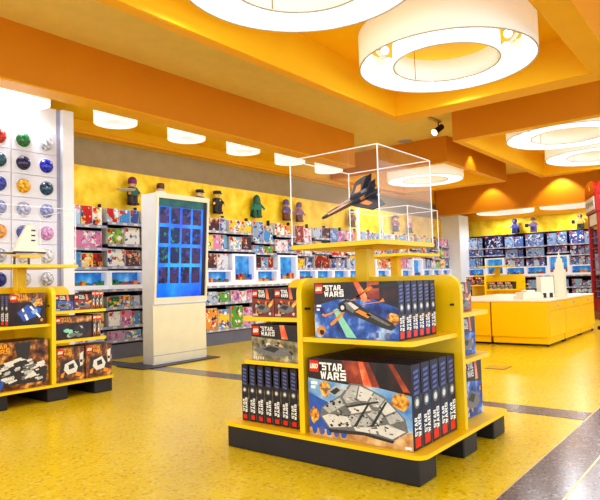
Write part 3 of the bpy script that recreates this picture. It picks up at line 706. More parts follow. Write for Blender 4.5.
# middle stand, front right: six fighter boxes over five cargo ship boxes, faces towards -X
for k in range(6):
    toy_box(.497, .285, .064, 'fighter', (2.45 + .0685 * k, 1.602, .65 + E_), -PI / 2,
            'box with orange-striped space plane, middle stand upper shelf, %s of six from the front' % ORD[k], 'fighter boxes on the upper shelf of the middle stand', 'boxnavy')
for k in range(5):
    toy_box(.608, .40, .095, 'freighter', (2.45 + .099 * k, 1.603, .14 + E_), -PI / 2,
            'large box with grey cargo ship on middle stand deck, %s of five from the front' % ORD[k], 'large cargo ship boxes on the middle stand deck', 'boxnavy')
# middle stand, left side
for k in range(2):
    toy_box(.168, .160, .30, 'dark', (2.475, 2.240 - .172 * k, .75 + E_), -PI / 2,
            'small dark box on middle stand top left shelf, %s' % ('left one' if k == 0 else 'right one by yellow panel'), 'small boxes on the top left shelf', seed=3)
toy_box(.345, .205, .34, 'walker', (2.475, 2.162, .50 + E_), -PI / 2, 'wide box with grey walker picture on the lower left shelf of middle stand', None, seed=5)
for k in range(7):
    toy_box(.40, .325, .052, 'walker', (2.69, 2.388 - .0618 * k, .14 + E_), 0,
            'slim upright box showing its black spine, %s from left on the middle stand deck' % ORD[k], 'slim black spines on the left of the middle stand deck', seed=6)
# middle stand, right side (faces towards -Y)
toy_box(.285, .33, .24, 'blue', (3.262, 1.335, .14 + E_), 0, 'box at the right end of the middle stand deck behind the yellow post', None, 'boxnavy', 7)
toy_box(.25, .215, .25, 'blue', (3.185, 1.325, .50 + E_), 0, 'upright dark box on the lower right shelf of the middle stand', None, 'boxdark', 8)
toy_box(.225, .165, .25, 'dark', (3.160, 1.325, .75 + E_), 0, 'dark box on the upper right shelf of the middle stand', None, 'boxdark', 9)
# left stand
for k in range(4):
    toy_box(.300, .262, .070, 'jet', (2.345, 4.735 + .073 * k, .65 + E_), 0,
            'box with blue space jet on upper shelf of left stand, %s from front' % ORD[k], 'blue jet boxes on the upper shelf of the left stand', 'boxbrown', 2)
for k in range(3):
    toy_box(.565, .385, .10, 'trooper', (2.232, 4.72 + .104 * k, .14 + E_), 0,
            'large box with white vehicle picture on the left stand deck, %s from the front' % ORD[k], 'large boxes on the left stand deck', 'boxbrown', 4)
for k in range(2):
    toy_box(.262, .29, .20, 'amber', (2.718 + .275 * k, 4.725, .14 + E_), 0,
            'amber box with white vehicle on left stand deck, %s one of the pair' % ('left' if k == 0 else 'right'), 'amber boxes on the right of the left stand deck', 'boxbrown', 5)
toy_box(.35, .195, .24, 'green', (2.755, 4.735, .50 + E_), 0, 'wide box with green and grey vehicle on left stand lower right shelf', None, 'boxbrown', 6)
for k in range(2):
    toy_box(.036, .20, .22, 'amber', (2.962 + .042 * k, 4.74, .50 + E_), 0, 'slim box beside the green vehicle box on left stand, %s' % ('inner one' if k == 0 else 'outer one'), 'slim boxes on the left stand lower right shelf', 'boxbrown', 7, False)
for k in range(2):
    toy_box(.176, .135, .22, 'dark' if k else 'blue', (2.666 + .182 * k, 4.735, .75 + E_), 0, 'small box on left stand top right shelf, %s' % ('bluish, by yellow panel' if k == 0 else 'reddish, further right'), 'small boxes on the left stand top right shelf', 'boxbrown', 8 + k)
for k in range(3):
    toy_box(.034, .16, .22, 'amber', (2.960 + .0385 * k, 4.75, .75 + E_), 0, 'slim box at the end of the left stand top right shelf, %s from left' % ORD[k], 'slim boxes on the left stand top right shelf', 'boxbrown', 9, False)
# stand behind and distant stand
for k in range(3):
    toy_box(.34, .22, .10, 'dark', (G3[0] - .50 + .104 * k, G3[1] - .28, .65 + E_), -PI / 2, 'dark box on the half hidden stand, %s from its front' % ORD[k], 'boxes on the half hidden stand', seed=11)
for k in range(3):
    toy_box(.16, .16, .25, 'walker', (G4[0] - .48, G4[1] - .06 - .17 * k, .65 + E_), -PI / 2, 'pale box on the distant stand upper shelf, %s from left' % ORD[k], 'boxes on the distant stand', seed=12)
for k in range(2):
    toy_box(.20, .18, .25, 'dark', (G4[0] - .48, G4[1] + .44 - .21 * k, .75 + E_), -PI / 2, 'dark box on the distant stand left shelf, %s' % ('outer one' if k == 0 else 'inner one'), 'dark boxes on the distant stand left shelf', seed=13)

# ------------------------------------------------------------------ models in the cases
def orient(o, d, roll=0):
    q = Vector(d).normalized().to_track_quat('X', 'Z'); o.rotation_mode = 'QUATERNION'; o.rotation_quaternion = q
t = empty('model_starfighter', (3.0, 1.86, 1.163)); tag(t, 'dark toy space plane with orange stripes tilted on a stand inside the clear case', 'toy model')
hull = empty('hull_pivot', (0, 0, 0))
b = MB()
def hexs(b, xs, m=0):
    """lofted hexagonal hull; xs = (x, half width, half height, z)"""
    vs = []; fs = []
    for x, w, h, z in xs:
        vs += [(x, w * math.cos(PI / 3 * k), z + h * math.sin(PI / 3 * k)) for k in range(6)]
    for j in range(len(xs) - 1):
        for k in range(6): fs.append((6 * j + k, 6 * j + (k + 1) % 6, 6 * j + 6 + (k + 1) % 6, 6 * j + 6 + k))
    fs += [tuple(range(5, -1, -1)), tuple(range(6 * len(xs) - 6, 6 * len(xs)))]
    b.grid(vs, fs, m)
hexs(b, [(.33, .010, .008, 0), (.30, .018, .014, 0), (.12, .028, .024, .002), (.02, .036, .034, .006), (-.10, .044, .042, .008), (-.15, .034, .034, .006)])
bpy.data.objects.remove(hull)
body = b.build('hull', M['model_dark'], t)
b = MB(); b.box(.02, .27, -.024, -.014, .016, .024); b.box(.02, .27, .014, .024, .016, .024); b.box(-.10, -.02, -.052, -.044, -.01, .03); b.box(-.10, -.02, .044, .052, -.01, .03)
b.build('orange_stripe', M['model_orange'], body)
def fin(pts, t, name, mat, parent, axis='z'):
    b = MB(); b.prism(pts, axis, -t / 2, t / 2); return b.build(name, mat, parent)
for sy in (-1, 1):
    wg = fin([(.07, sy * .03), (-.06, sy * .23), (-.17, sy * .24), (-.14, sy * .03)], .012, 'wing', M['model_dark'], body)
    b = MB(); b.grid([(.0, sy * .08, .0075), (-.05, sy * .16, .0075), (-.09, sy * .16, .0075), (-.06, sy * .08, .0075)], [(0, 1, 2, 3)]); b.grid([(.0, sy * .08, -.0075), (-.05, sy * .16, -.0075), (-.09, sy * .16, -.0075), (-.06, sy * .08, -.0075)], [(3, 2, 1, 0)])
    b.build('wing_stripe', M['model_orange'], wg)
    b = MB(); b.prism([(-.06, .02), (-.15, .12), (-.20, .12), (-.15, .02)], 'y', sy * .05 - .005, sy * .05 + .005); b.build('tail_fin', M['model_dark'], body)
    b = MB(); b.tube((-.19, sy * .05, .01), (-.06, sy * .05, .01), .02, .024, 12); b.build('engine', M['model_dark'], body)
b = MB(); b.ball((.0, 0, .036), .028, 10, 0, (2.0, .9, .8)); b.build('canopy', M['blackish'], body)
for d in ((-.36, .62, -.36),):
    orient(body, d); body.rotation_quaternion = body.rotation_quaternion @ Quaternion((1, 0, 0), -.75)
body.location = (-.035, .03, .275); body.scale = (.74, .74, .74)
b = MB(); b.tube((-.035, .03, 0), (-.035, .03, .262), .011, .009, 10); b.box(-.07, .07, -.07, .07, 0, .008); b.build('stand', M['edge'], t)

t = empty('model_white_ship', (2.54, 5.20, 1.163)); tag(t, 'white toy ship with tall fin and yellow hull on left stand', 'toy model')
b = MB(); hexs(b, [(.20, .004, .004, .0), (.10, .035, .018, .0), (-.06, .06, .03, .0), (-.16, .05, .028, .01), (-.19, .02, .012, .02)]); hb = b.build('hull', M['model_white'], t, (0, 0, .105)); hb.scale = (1.15, 1.15, 1.15)
hb.rotation_euler = (0, 0, PI + .1)
b = MB(); b.prism([(-.13, .01), (.10, .01), (.07, .05), (-.02, .22), (-.07, .24), (-.10, .16)], 'y', -.012, .012); b.build('fin', M['model_white'], hb)
b = MB(); b.box(-.12, .06, -.05, .05, -.035, -.012); b.build('yellow_keel', M['model_yellow'], hb)
b = MB(); b.box(-.16, .10, -.056, .056, .0, .014); b.tube((.08, .03, 0), (.24, .03, .0), .008, .004); b.build('dark_band', M['model_dark'], hb)
for z in (.10, .14, .18): 
    b = MB(); b.box(-.095, -.06, -.014, .014, z, z + .012); b.build('fin_marking', M['model_dark'], hb)
for sx in (-.08, .05):
    b = MB(); b.tube((sx, 0, 0), (sx, 0, .075), .012, .008); b.build('landing_leg', M['model_dark'], t)

# ------------------------------------------------------------------ kiosk tower
t = empty('screen_tower', (4.28, 5.63, 0)); tag(t, 'white tower with tall blue screen standing before the left shelves', 'kiosk')
KW = .83; KD = .19; OV = .10; KH = 2.035; KL = .72
b = MB(); b.prism([(KD, 0), (0, 0), (0, KL - .01), (-.03, KL - .01), (-.03, KL + .015), (0 - .012, KL + .015), (-OV, KH), (KD, KH)], 'x', 0, KW); b.build('cabinet', M['white'], t)
sl = Vector((0, -OV + .012, KH - KL - .015)); sn = Vector((0, -1, -(OV) / (KH - KL))).normalized()
def K(u, v, off=0.): 
    p = Vector((u * KW, -.012, KL + .015)) + sl * v + sn * off; return tuple(p)
def kq(mb, u0, u1, v0, v1, off, m=0): mb.face([K(u0, v0, off), K(u1, v0, off), K(u1, v1, off), K(u0, v1, off)], m)
b = MB()
for (u0, u1, v0, v1) in ((0, 1, 0, .04), (0, 1, .955, 1), (0, .035, .04, .955), (.965, 1, .04, .955)):
    vs = [K(u, v, o_) for o_ in (0.001, .022) for (u, v) in ((u0, v0), (u1, v0), (u1, v1), (u0, v1))]
    b.grid(vs, [(0, 1, 2, 3), (4, 5, 6, 7), (0, 1, 5, 4), (1, 2, 6, 5), (2, 3, 7, 6), (3, 0, 4, 7)])
b.build('screen_frame', M['cream'], t)
b = MB(); b.flat = True; kq(b, .035, .965, .04, .955, .003, 0); kq(b, .035, .965, .88, .955, .0045, 1); kq(b, .895, .965, .04, .955, .005, 3)
for r_ in range(4):
    for c in range(4):
        u0 = .075 + .205 * c; v0 = .17 + .185 * r_
        kq(b, u0, min(u0 + .165, .893), v0, v0 + .15, .006, 2 if not (r_ in (1, 2) and c < 2) else 4)
b.build('screen', [M['screen'], M['scr_green'], M['scr_dark'], M['boxnavy'], M['scr_grn2']], t)
b = MB(); b.box(.0, KW, -.008, 0, .02, KL - .03); b.build('front_panel', M['cream'], t)
b = MB(); b.box(-.002, KW + .002, -.010, -.002, .10, .108); b.build('panel_joint', M['rail'], t)
b = MB(); b.bbox(-.26, KW + .10, -.16, .36, 0.0025, .012, .003); tag(b.build('floor_plate', M['plate'], None, (4.28, 5.63, 0)), 'dark flat floor plate under the white screen tower', 'floor plate')
t.location.z = .012

# ------------------------------------------------------------------ shelf walls
W_, R_ = rgb(248, 248, 246), rgb(214, 44, 34)
pals = {
 'red and white': [W_, rgb(206, 40, 36), W_, rgb(250, 206, 60), rgb(150, 190, 230), rgb(40, 60, 130)],
 'blue and yellow': [rgb(250, 210, 60), rgb(70, 150, 220), W_, rgb(110, 180, 230), rgb(40, 80, 170), rgb(210, 60, 50)],
 'green and yellow': [rgb(250, 210, 60), rgb(90, 170, 70), W_, rgb(150, 200, 90), rgb(40, 110, 70), rgb(210, 70, 50)],
 'orange and white': [W_, rgb(244, 160, 50), rgb(60, 60, 80), rgb(250, 220, 130), rgb(236, 120, 40), rgb(190, 60, 40)],
 'pale pastel': [W_, rgb(214, 226, 244), rgb(236, 150, 170), rgb(190, 214, 240), rgb(236, 238, 244), rgb(210, 80, 90)],
 'pink and purple': [rgb(236, 200, 220), rgb(226, 140, 180), rgb(150, 80, 150), rgb(210, 170, 210), rgb(170, 100, 170), W_],
 'dark red': [rgb(70, 30, 40), rgb(150, 40, 40), rgb(230, 150, 60), rgb(110, 30, 40), rgb(60, 40, 60), rgb(220, 200, 190)],
 'grey and blue': [rgb(190, 204, 224), rgb(120, 160, 210), rgb(60, 90, 150), rgb(150, 170, 200), rgb(50, 80, 150), rgb(236, 236, 240)],
 'city blue': [rgb(70, 110, 190), rgb(60, 96, 180), W_, rgb(140, 176, 222), rgb(44, 70, 160), rgb(210, 130, 110)],
 'navy and white': [rgb(60, 80, 160), rgb(110, 140, 206), W_, rgb(196, 212, 238), rgb(28, 36, 96), rgb(170, 190, 224)],
 'pale blue': [rgb(190, 210, 240), rgb(150, 184, 232), rgb(60, 84, 160), rgb(120, 160, 220), rgb(90, 130, 204), rgb(240, 224, 216)],
}
PN = list(pals); AM = {k: art('print_' + k.replace(' ', '_'), v, 24, .9) for k, v in pals.items()}
LEFTP = PN[:8]; RIGHTP = PN[8:]
_wm = {}
def wall_box(kind, w, h, d, loc, rz, label, group):
    key = (kind, round(w, 2), round(h, 2), d)
    w, h = key[1], key[2]
    if key not in _wm:
        b = MB(); b.flat = True; b.bbox(-w / 2, w / 2, 0, d, 0, h, .002, 1)
        b.face([(-w / 2 + .004, -.001, .004), (w / 2 - .004, -.001, .004), (w / 2 - .004, -.001, h - .004), (-w / 2 + .004, -.001, h - .004)], 0)
        s = min(.045, h * .25)
        if w > .09: b.face([(-w / 2 + .01, -.002, h - .012 - s), (-w / 2 + .01 + s, -.002, h - .012 - s), (-w / 2 + .01 + s, -.002, h - .012), (-w / 2 + .01, -.002, h - .012)], 2)
        _wm[key] = b.mesh('shelf_toy_box', [AM[kind], M['boxnavy'] if kind in RIGHTP else M['ink_pale'], M['ink_red']])
    o = inst(_wm[key], 'shelf_toy_box', loc, rz); tag(o, label, 'toy box', group); return o

def case_window(unit, w, h, tall, seed):
    """white framed lit diorama window, part of a shelf unit"""
    rr = random.Random(seed)
    fr = .036 if not tall else .055; D = .30
    b = MB(); b.box(-w / 2, w / 2, -.02, D, 0, fr * 1.5); b.box(-w / 2, w / 2, -.02, D, h - fr * .6, h); b.box(-w / 2, -w / 2 + fr, -.02, D, fr * 1.5, h - fr * .6); b.box(w / 2 - fr, w / 2, -.02, D, fr * 1.5, h - fr * .6)
    t = b.build('display_window', M['white_lit'], unit, (0, 0, .913))
    t['label'] = ('tall' if tall else 'low') + ' white framed window with a blue scene'
    f0 = fr * 1.5; f1 = h - fr * .6
    b = MB(); b.face([(-w / 2 + fr, .10, f0), (w / 2 - fr, .10, f0), (w / 2 - fr, .10, f1), (-w / 2 + fr, .10, f1)]); b.build('backdrop', M['sky_lit'], t)
    b = MB(); x = -w / 2 + fr + .01
    while x < w / 2 - fr - .04:
        ww = rr.uniform(.03, .07); hh = rr.uniform(.02, .07 if not tall else .12)
        b.box(x, min(x + ww, w / 2 - fr - .004), .03, .08, f0, f0 + hh, rr.randrange(4)); x += ww * .98
    b.build('diorama', [M['ink_orange'], M['ink_green2'], M['ink_blue'], M['ink_red2']], t)
    return t
M['white_lit'] = pm('white_display', rgb(236, 238, 250), .4, .02, emit=.12)
M['sky_lit'] = cloud('sky_backdrop', rgb(40, 120, 200), rgb(70, 160, 226), rgb(150, 204, 240), 6, emit=.3)
M['ink_green2'] = pm('leaf_green', rgb(70, 130, 80), .4, .2, 30)
M['ink_red2'] = pm('brick_red', rgb(180, 70, 60), .4, .2, 30)

def bay(origin, rz, w, rows, lower, win, side, idx, pals_, rng, top=2.04):
    """one shelf unit; local x along the wall, front at y=0, boxes face -y"""
    where = '%s bay %s' % (ORD[idx], 'right of the bins column' if side == 'left' else 'of the right wall, counted from its corner column')
    t = empty('shelf_unit', origin, rz); tag(t, 'dark shelf unit, ' + where, 'shelf unit', 'shelf units along the %s wall' % side)
    D = .38
    b = MB(); b.box(-w / 2, w / 2, D, D + .01, .18, 2.06); b.build('back_panel', M['navy'], t)
    for sx in (-1, 1):
        b = MB(); b.box(sx * w / 2 - (.006 if sx > 0 else 0), sx * w / 2 + (.006 if sx < 0 else 0), .16, D, .18, 2.04); b.build('upright', M['navy'], t)
    b = MB(); b.bbox(-w / 2, w / 2, 0.02, D, 0, .19, .003); b.build('plinth', M['plinth'], t)
    winh = 1.42 if win == 'tall' else 1.155
    for z in list(rows) + list(lower) + ([.912]):
        if z != .912 and win == 'tall' and 1.15 < z < 1.40: continue
        b = MB(); b.box(-w / 2 + .006, w / 2 - .006, .012, D, z - .018, z); sh = b.build('shelf', M['shelf'], t)
        b = MB(); b.box(-w / 2 + .004, w / 2 - .004, .0, .012, z - .034, z + .004)
        for k in range(3): b.box(-w / 2 + .06 + .17 * k, -w / 2 + .12 + .17 * k, -.001, 0, z - .028, z - .002, 1)
        b.build('price_rail', [M['rail'], M['ink_pale']], sh)
    Mx = Matrix.Rotation(rz, 4, 'Z')
    def W2(x, y, z): p = Mx @ Vector((x, y, 0)); return (origin[0] + p.x, origin[1] + p.y, z)
    case_window(t, w - .008, winh - .915, win == 'tall', idx * 7 + (side == 'left'))
    # rows of boxes
    allrows = [(z, zt) for z, zt in zip(rows, [top] + list(rows)[:-1])] + [(z, zt) for z, zt in zip(lower, [.875] + list(lower)[:-1])]
    for ri, (z, zt) in enumerate(allrows):
        if win == 'tall' and z < 1.40 and z > .93: continue
        if z > .93 and zt > 1.42 and win == 'tall' and z < 1.43: continue
        gap = zt - z - .045
        pat = rng.choice(['1', '2', '2', '2', '3', 'w', '1s'])
        if gap < .17: pat = rng.choice(['2', '2', '3'])
        inner = w - .03
        ws = {'1': [.92], '2': [.5, .46], '3': [.36, .31, .27], 'w': [.66, .28], '1s': [.52, .13, .13, .13]}[pat]
        x = -inner / 2
        pname = None
        for bi, f in enumerate(ws):
            bw = f * inner - .008
            if pname is None or not pat == '1s' : pname = rng.choice(pals_)
            bh = gap * (rng.uniform(.86, .98) if pat != '2' or bi == 0 else rng.uniform(.72, .98))
            bh = max(.08, round(bh, 2))
            if bh > gap: bh = round(gap - .005, 2)
            pos = (ORD[bi] + ' from left') if len(ws) > 1 else 'alone'
            lab = '%s toy box %s, %s row, %s bay, %s' % (pname, pos, ORD[ri], ORD[idx], 'left wall' if side == 'left' else 'right wall')
            wall_box(pname, bw, bh, .22, W2(x + bw / 2, .03 + rng.uniform(0, .02), z + .001), rz, lab, 'boxes on the %s wall shelves' % side)
            x += f * inner
    return t
rng = random.Random(5)
MW = .56
rowsets = {0: (1.735, 1.445, 1.20), 1: (1.79, 1.505, 1.21), 6: (1.635, 1.445, 1.19)}
lowsets = {0: (.67, .43, .25), 1: (.676, .428, .246), 4: (.65, .235), 5: (.65, .235), 6: (.65, .40, .22)}
for k in range(20):
    rs = rowsets.get(k, (1.77, 1.487, 1.185) if k < 8 or k % 2 else (1.66, 1.44, 1.19)); ls = lowsets.get(k, (.65, .40, .22))
    if k in (2, 3): rs = (1.79, 1.505, 1.21)
    bay((3.77 + MW * (k + .5), 6.60, 0), 0, MW, rs, ls, 'tall' if k in (5, 7, 12, 16) else 'short', 'left', k, LEFTP if k < 9 else LEFTP + RIGHTP[2:], rng)
for k in range(7):
    yc = 6.39 - .54 * (k + .5)
    tall = k in (1, 4)
    bay((15.52, yc, 0), -PI / 2, .54, (1.70, 1.50, 1.20) if k in (0, 1, 4) else (1.69, 1.42, 1.17), (.62, .36), 'tall' if tall else 'short', 'right', k, RIGHTP, rng, 2.06)

# ------------------------------------------------------------------ toy figures on top of the shelves
def toy_figure(loc, rz, h, legs, torso, skin, hat, kind, label, extra=None):
    t = empty('toy_figure', loc, rz); tag(t, label, 'toy figure', 'toy figures standing on the shelf walls'); s = h / .36
    C = lambda c, n: pm('fig_' + n, c, .4, .05)
    def B(name, mat, fn):
        b = MB(); fn(b)
        b.v = [(x * s, y * s, z * s) for x, y, z in b.v]; return b.build(name, mat, t)
    ml, mt_, ms, mh = C(legs, 'legs'), C(torso, 'torso'), C(skin, 'skin'), C(hat, 'hat')
    for sx in (-1, 1):
        B('leg', ml, lambda b: (b.bbox(sx * .036 - .032, sx * .036 + .032, -.03, .03, .0, .115, .006), b.bbox(sx * .036 - .032, sx * .036 + .032, -.05, .03, 0, .03, .004)))
    B('torso', mt_, lambda b: b.prism([(-.068, .115), (.068, .115), (.054, .22), (-.054, .22)], 'y', -.035, .035))
    for sx in (-1, 1):
        a = B('arm', mt_, lambda b: b.tube((sx * .06, 0, .205), (sx * .098, -.03, .15), .022, .018, 10))
        B('hand', ms, lambda b: b.ball((sx * .104, -.045, .135), .02, 10))
    B('head', ms, lambda b: b.lathe([(.001, .222), (.036, .225), (.043, .235), (.043, .285), (.036, .296), (.001, .297)], n=20))
    B('face', M['ink_black'], lambda b: (b.ball((-.016, -.041, .266), .006, 8), b.ball((.016, -.041, .266), .006, 8), b.box(-.016, .016, -.044, -.040, .244, .248)))
    if kind == 'cap': B('cap', mh, lambda b: (b.lathe([(.048, .28), (.062, .305), (.058, .325), (.001, .335)], n=20), b.prism([(-.045, -.03), (.045, -.03), (.035, -.075), (-.035, -.075)], 'z', .280, .288)))
    if kind == 'helmet': B('helmet', mh, lambda b: b.lathe([(.052, .262), (.056, .30), (.046, .335), (.02, .352), (.001, .355)], n=20))
    if kind == 'hood': B('hood', mh, lambda b: b.lathe([(.062, .215), (.060, .27), (.052, .315), (.03, .345), (.001, .36)], n=16))
    if kind == 'brim': B('brimmed_hat', mh, lambda b: b.lathe([(.082, .288), (.082, .296), (.046, .30), (.044, .345), (.001, .35)], n=20))
    if kind == 'hair': B('hair', mh, lambda b: (b.lathe([(.05, .25), (.053, .295), (.04, .32), (.001, .328)], n=16)))
    if extra == 'plate': B('tray', M['ink_pale'], lambda b: b.lathe([(.001, .0), (.10, .004), (.115, .016)], (-.19, -.07, .15), 24))
    if extra == 'box': B('held_box', M['ink_black'], lambda b: b.bbox(-.16, -.10, -.12, -.03, .12, .20, .006))
    if extra == 'belt': B('badge', M['ink_yellow'], lambda b: b.box(.015, .035, -.038, -.034, .18, .20))
    if extra == 'cape': B('cape', mh, lambda b: b.prism([(-.06, .22), (.06, .22), (.10, .02), (-.10, .02)], 'y', .036, .044))
    return t
Ysh = 6.72
yelw = rgb(246, 200, 50)
bk = rgb(36, 36, 54)
toy_figure((4.80, Ysh, 2.062), .25, .40, rgb(60, 50, 60), rgb(40, 96, 80), rgb(236, 180, 120), rgb(110, 40, 90), 'helmet', 'toy figure in purple helmet carrying a pale round tray above left shelves', 'plate')
toy_figure((5.28, Ysh, 2.062), 0, .40, rgb(150, 110, 80), rgb(230, 226, 220), rgb(240, 190, 140), rgb(90, 50, 40), 'hair', 'brown haired toy figure peeping above the left corner of the screen tower')
toy_figure((6.03, Ysh, 2.062), 0, .38, bk, rgb(60, 70, 120), rgb(244, 205, 140), bk, 'cap', 'toy figure in black cap peeping above the screen tower top right')
toy_figure((6.40, Ysh, 2.062), 0, .40, bk, bk, rgb(250, 206, 90), bk, 'cap', 'toy policeman in dark uniform and peaked cap right of the screen tower', 'belt')
toy_figure((7.33, Ysh, 2.062), -.4, .40, rgb(30, 90, 70), rgb(40, 120, 90), rgb(70, 150, 120), rgb(30, 96, 76), 'hood', 'green hooded toy figure on the left wall shelves', 'cape')
toy_figure((8.12, Ysh, 2.062), 0, .40, rgb(120, 70, 60), rgb(110, 90, 140), rgb(170, 150, 190), rgb(96, 84, 130), 'helmet', 'purple toy figure, left of the pair at the clear case edge')
toy_figure((8.50, Ysh, 2.062), 0, .38, rgb(110, 64, 60), rgb(140, 96, 130), rgb(180, 140, 150), rgb(110, 70, 110), 'helmet', 'reddish purple toy figure, right of the pair at the clear case edge')
toy_figure((10.3, Ysh, 2.062), 0, .42, rgb(110, 80, 60), rgb(140, 100, 80), rgb(200, 160, 120), rgb(90, 60, 50), 'hair', 'brown toy figure seen through the clear case below the fighter')
toy_figure((12.2, Ysh, 2.062), 0, .42, rgb(80, 70, 110), rgb(150, 100, 140), rgb(230, 180, 150), rgb(70, 50, 90), 'brim', 'violet toy figure seen through the right of the clear case')
toy_figure((12.9, Ysh, 2.062), 0, .40, rgb(90, 60, 60), rgb(200, 120, 150), rgb(240, 200, 170), rgb(230, 190, 200), 'helmet', 'pink toy figure seen at the right edge of the clear case')
toy_figure((15.72, 5.06, 2.062), -PI / 2, .40, rgb(34, 38, 90), rgb(44, 50, 110), rgb(60, 66, 130), rgb(30, 34, 84), 'helmet', 'dark blue caped toy figure on the right wall shelves', 'cape')
toy_figure((15.72, 4.58, 2.062), -PI / 2, .40, rgb(110, 96, 170), rgb(130, 116, 180), rgb(240, 200, 150), rgb(130, 80, 110), 'brim', 'lilac toy figure in brimmed hat holding a black box on right wall', 'box')
toy_figure((15.72, 3.44, 2.062), -PI / 2, .40, rgb(40, 36, 40), rgb(230, 120, 40), rgb(240, 180, 120), rgb(60, 40, 40), 'hair', 'orange shirted toy figure with black box near the red booth', 'box')

# ------------------------------------------------------------------ counter
CX0, CX1, CY0, CY1, CH = 7.94, 10.54, 2.18, 3.75, .585
M['foot'] = M['black']
def unit(name, x0, x1, y0, y1, label, face, drawers):
    t = empty(name, (x0, y0, 0)); tag(t, label, 'counter', 'yellow counter units')
    w, d = x1 - x0, y1 - y0
    b = MB(); b.bbox(0, w, 0, d, .11, CH, .004); b.build('carcass', M['counter'], t)
    b = MB(); b.box(.012, w - .012, .012, d - .012, .03, .11); b.build('kickboard', M['counter'], t)
    for px in (.03, w - .03):
        for py in (.03, d - .03):
            b = MB(); b.tube((px, py, 0), (px, py, .03), .022, .022, 10); b.build('foot', M['black'], t)
    if face == 'y':
        b = MB(); b.bbox(.006, w - .006, -.014, -.001, CH - .12, CH - .006, .003); dr = b.build('drawer', M['counter'], t)
        b = MB(); b.ball((w / 2, -.022, CH - .06), .013, 10); b.build('knob', M['rail'], dr)
        b = MB(); b.bbox(.006, w - .006, -.014, -.001, .12, CH - .128, .003); b.build('door', M['counter'], t)
    else:
        b = MB(); b.bbox(-.012, -.001, .006, d - .006, .12, CH - .006, .003); b.build('front_panel', M['counter'], t)
    return t
unit('counter_unit', CX0, 8.735, CY0, 2.935, 'yellow counter unit at the near corner of the counter', 'y', 1)
t = bpy.data.objects['counter_unit']
b = MB(); b.bbox(-.012, -.001, .006, .749, .12, CH - .006, .003); b.build('side_panel', M['counter'], t)
unit('counter_unit', 8.745, 9.655, CY0, CY1, 'middle yellow counter unit with drawer on the right-hand side', 'y', 1)
unit('counter_unit', 9.665, CX1, CY0, CY1, 'yellow counter unit with drawer next to the red booth', 'y', 1)
unit('counter_unit', CX0, 8.735, 2.95, CY1, 'yellow counter unit partly hidden behind the middle stand', 'x', 1)
b = MB(); b.bbox(CX0 - .015, CX1 + .01, CY0 - .015, CY1 + .01, CH, CH + .026, .005); tag(b.build('worktop', M['model_white']), 'white worktop lying across the yellow counter units', 'worktop')
ZT = CH + .026
# white building models
def steps(name, loc, tiers, label, rz=0, dark=None, spire=0):
    t = empty(name, loc, rz); tag(t, label, 'toy model', 'white building models on the counter')
    b = MB(); z = 0
    for w, d, h in tiers: b.bbox(-w / 2, w / 2, -d / 2, d / 2, z, z + h, .004); z += h
    b.build('blocks', M['model_white'], t)
    if spire: b = MB(); b.tube((0, 0, z), (0, 0, z + spire), .012, .003); b.build('spire', M['model_white'], t)
    if dark:
        b = MB()
        for x in dark: b.box(x - .025, x + .025, -tiers[0][1] / 2 - .003, -tiers[0][1] / 2 + .003, 0.005, .07)
        b.build('doorway', M['model_dark'], t)
    return t
steps('model_skyscraper', (8.92, 2.235 + .03, ZT), [(.16, .16, .06), (.135, .135, .34), (.10, .10, .10), (.07, .07, .06), (.035, .035, .04)], 'white stepped skyscraper model, tallest on the counter', spire=.08)
steps('model_twin_blocks', (8.72, 2.42, ZT), [(.20, .12, .30)], 'white blocky building model with two dark doorways beside the skyscraper', -.75, (-.05, .05))
steps('model_low_building', (8.45, 2.58, ZT), [(.34, .22, .05), (.28, .18, .04), (.14, .12, .03)], 'low white stepped building model at the left of the counter', -.6)

# floor outlet hatch and door stop
b = MB(); b.box(-.12, .12, -.1, .1, 0.0, .003); b.box(-.11, .11, -.09, .09, .003, .005, 1)
tag(b.build('floor_hatch', [M['plate'], M['hatch']], None, (5.98, 2.16, 0)), 'small square metal floor hatch between the middle stand and counter', 'floor hatch')
b = MB(); b.bbox(-.05, .05, -.04, .04, 0, .06, .01); tag(b.build('cable_box', M['black'], None, (10.72, 2.12, 0)), 'small black box on the floor at the counter end', 'cable box')

# ------------------------------------------------------------------ red booth
t = empty('phone_booth', (12.55, 2.43, 0), math.radians(22)); tag(t, 'red telephone booth with arched top at the right edge', 'booth')
BW = .98; BH = 2.52
# local x along the visible side, y = depth to the right (negative)
b = MB(); b.bbox(-.02, BW + .02, -BW - .02, .02, 0, .16, .01); b.build('base', M['red_dark'], t)
for (x, y) in ((0, 0), (BW - .11, 0), (0, -BW + .11), (BW - .11, -BW + .11)):
    b = MB(); b.bbox(x, x + .11, y - .11, y, .16, BH, .008); b.build('corner_post', M['red'], t)
b = MB(); b.bbox(-.03, BW + .03, -BW - .03, .03, BH - .36, BH, .012); b.build('header', M['red'], t)
for nm, x0, x1, y0, y1 in (('side_window', .11, BW - .11, -.05, -.04), ('front_window', .04, .05, -BW + .11, -.11), ('rear_window', BW - .05, BW - .04, -BW + .11, -.11), ('side_window', .11, BW - .11, -BW + .04, -BW + .05)):
    b = MB(); b.box(x0, x1, y0, y1, .16, BH - .36); p = b.build(nm, M['glass_dark'], t)
    b = MB()
    for k in range(1, 8):
        z = .35 + .22 * k
        if x1 - x0 > .1: b.box(x0, x1, y0 - .012, y1 + .012, z - .012, z + .012)
        else: b.box(x0 - .012, x1 + .012, y0, y1, z - .012, z + .012)
    if x1 - x0 > .1: b.box(x0, x1, y0 - .012, y1 + .012, .16, .42)
    else: b.box(x0 - .012, x1 + .012, y0, y1, .16, .42)
    b.build('glazing_bars', M['red'], p)
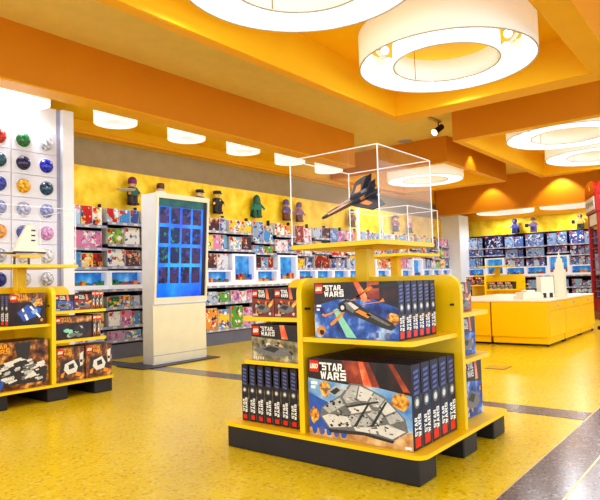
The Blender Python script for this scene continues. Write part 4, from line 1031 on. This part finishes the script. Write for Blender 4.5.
def arch(n=14): return [(.0, BH)] + [(BW / 2 - (BW / 2) * math.cos(PI * k / n), BH + .10 + .20 * math.sin(PI * k / n)) for k in range(n + 1)] + [(BW, BH)]
b = MB(); b.prism(arch(), 'y', -.02, .03); b.prism([(-p[0], p[1]) for p in arch()], 'x', -.03, .02); b.prism(arch(), 'y', -BW - .03, -BW + .02); b.prism([(-p[0], p[1]) for p in arch()], 'x', BW - .02, BW + .03); b.build('pediment', M['red'], t)
b = MB(); vs = []; n = 12
for j in range(n + 1):
    for i in range(n + 1):
        u, v = i / n * 2 - 1, j / n * 2 - 1
        vs.append((BW / 2 + u * BW / 2, -BW / 2 + v * BW / 2, BH + .08 + .26 * (1 - .5 * (u * u + v * v)) ** .6 if u * u + v * v < 2 else BH + .08))
b.grid(vs, [(j * (n + 1) + i, j * (n + 1) + i + 1, (j + 1) * (n + 1) + i + 1, (j + 1) * (n + 1) + i) for j in range(n) for i in range(n)], 0, True); b.build('domed_roof', M['red'], t)
for a in ('side', 'front'):
    b = MB()
    if a == 'side':
        b.box(.06, BW - .06, .03, .042, BH - .31, BH - .05)
        o = b.build('sign_plate', M['lamp_sign'] if 'lamp_sign' in M else M['ink_pale'], t)
        q = MB(); put_text(q, 'TELEPHONE', (BW - .12, .0435, BH - .23), (-(BW - .24), 0, 0), (0, 0, .10), 0, .02); q.build('sign_lettering', M['ink_black'], o)
    else:
        b.box(-.042, -.03, -BW + .06, -.06, BH - .31, BH - .05)
        o = b.build('sign_plate', M['ink_pale'], t)
        q = MB(); put_text(q, 'TELEPHONE', (-.0435, -.12, BH - .23), (0, -(BW - .24), 0), (0, 0, .10), 0, .02); q.build('sign_lettering', M['ink_black'], o)
b = MB(); b.box(.11, BW - .11, -.03, -.012, BH - .60, BH - .375); b.build('upper_window_plate', M['ink_pale'], t)
b = MB(); b.box(.012, .03, -BW + .11, -.11, BH - .60, BH - .375); b.build('upper_window_plate', M['ink_pale'], t)
b = MB(); b.box(BW / 2 - .05, BW / 2 + .05, .031, .036, BH + .10, BH + .22); b.build('gold_emblem', M['ink_gold'], t)

# ------------------------------------------------------------------ light
w = bpy.data.worlds.new('world'); S.world = w; w.use_nodes = True
bg = w.node_tree.nodes['Background']; bg.inputs['Color'].default_value = (.86, .92, 1, 1); bg.inputs['Strength'].default_value = 2.1
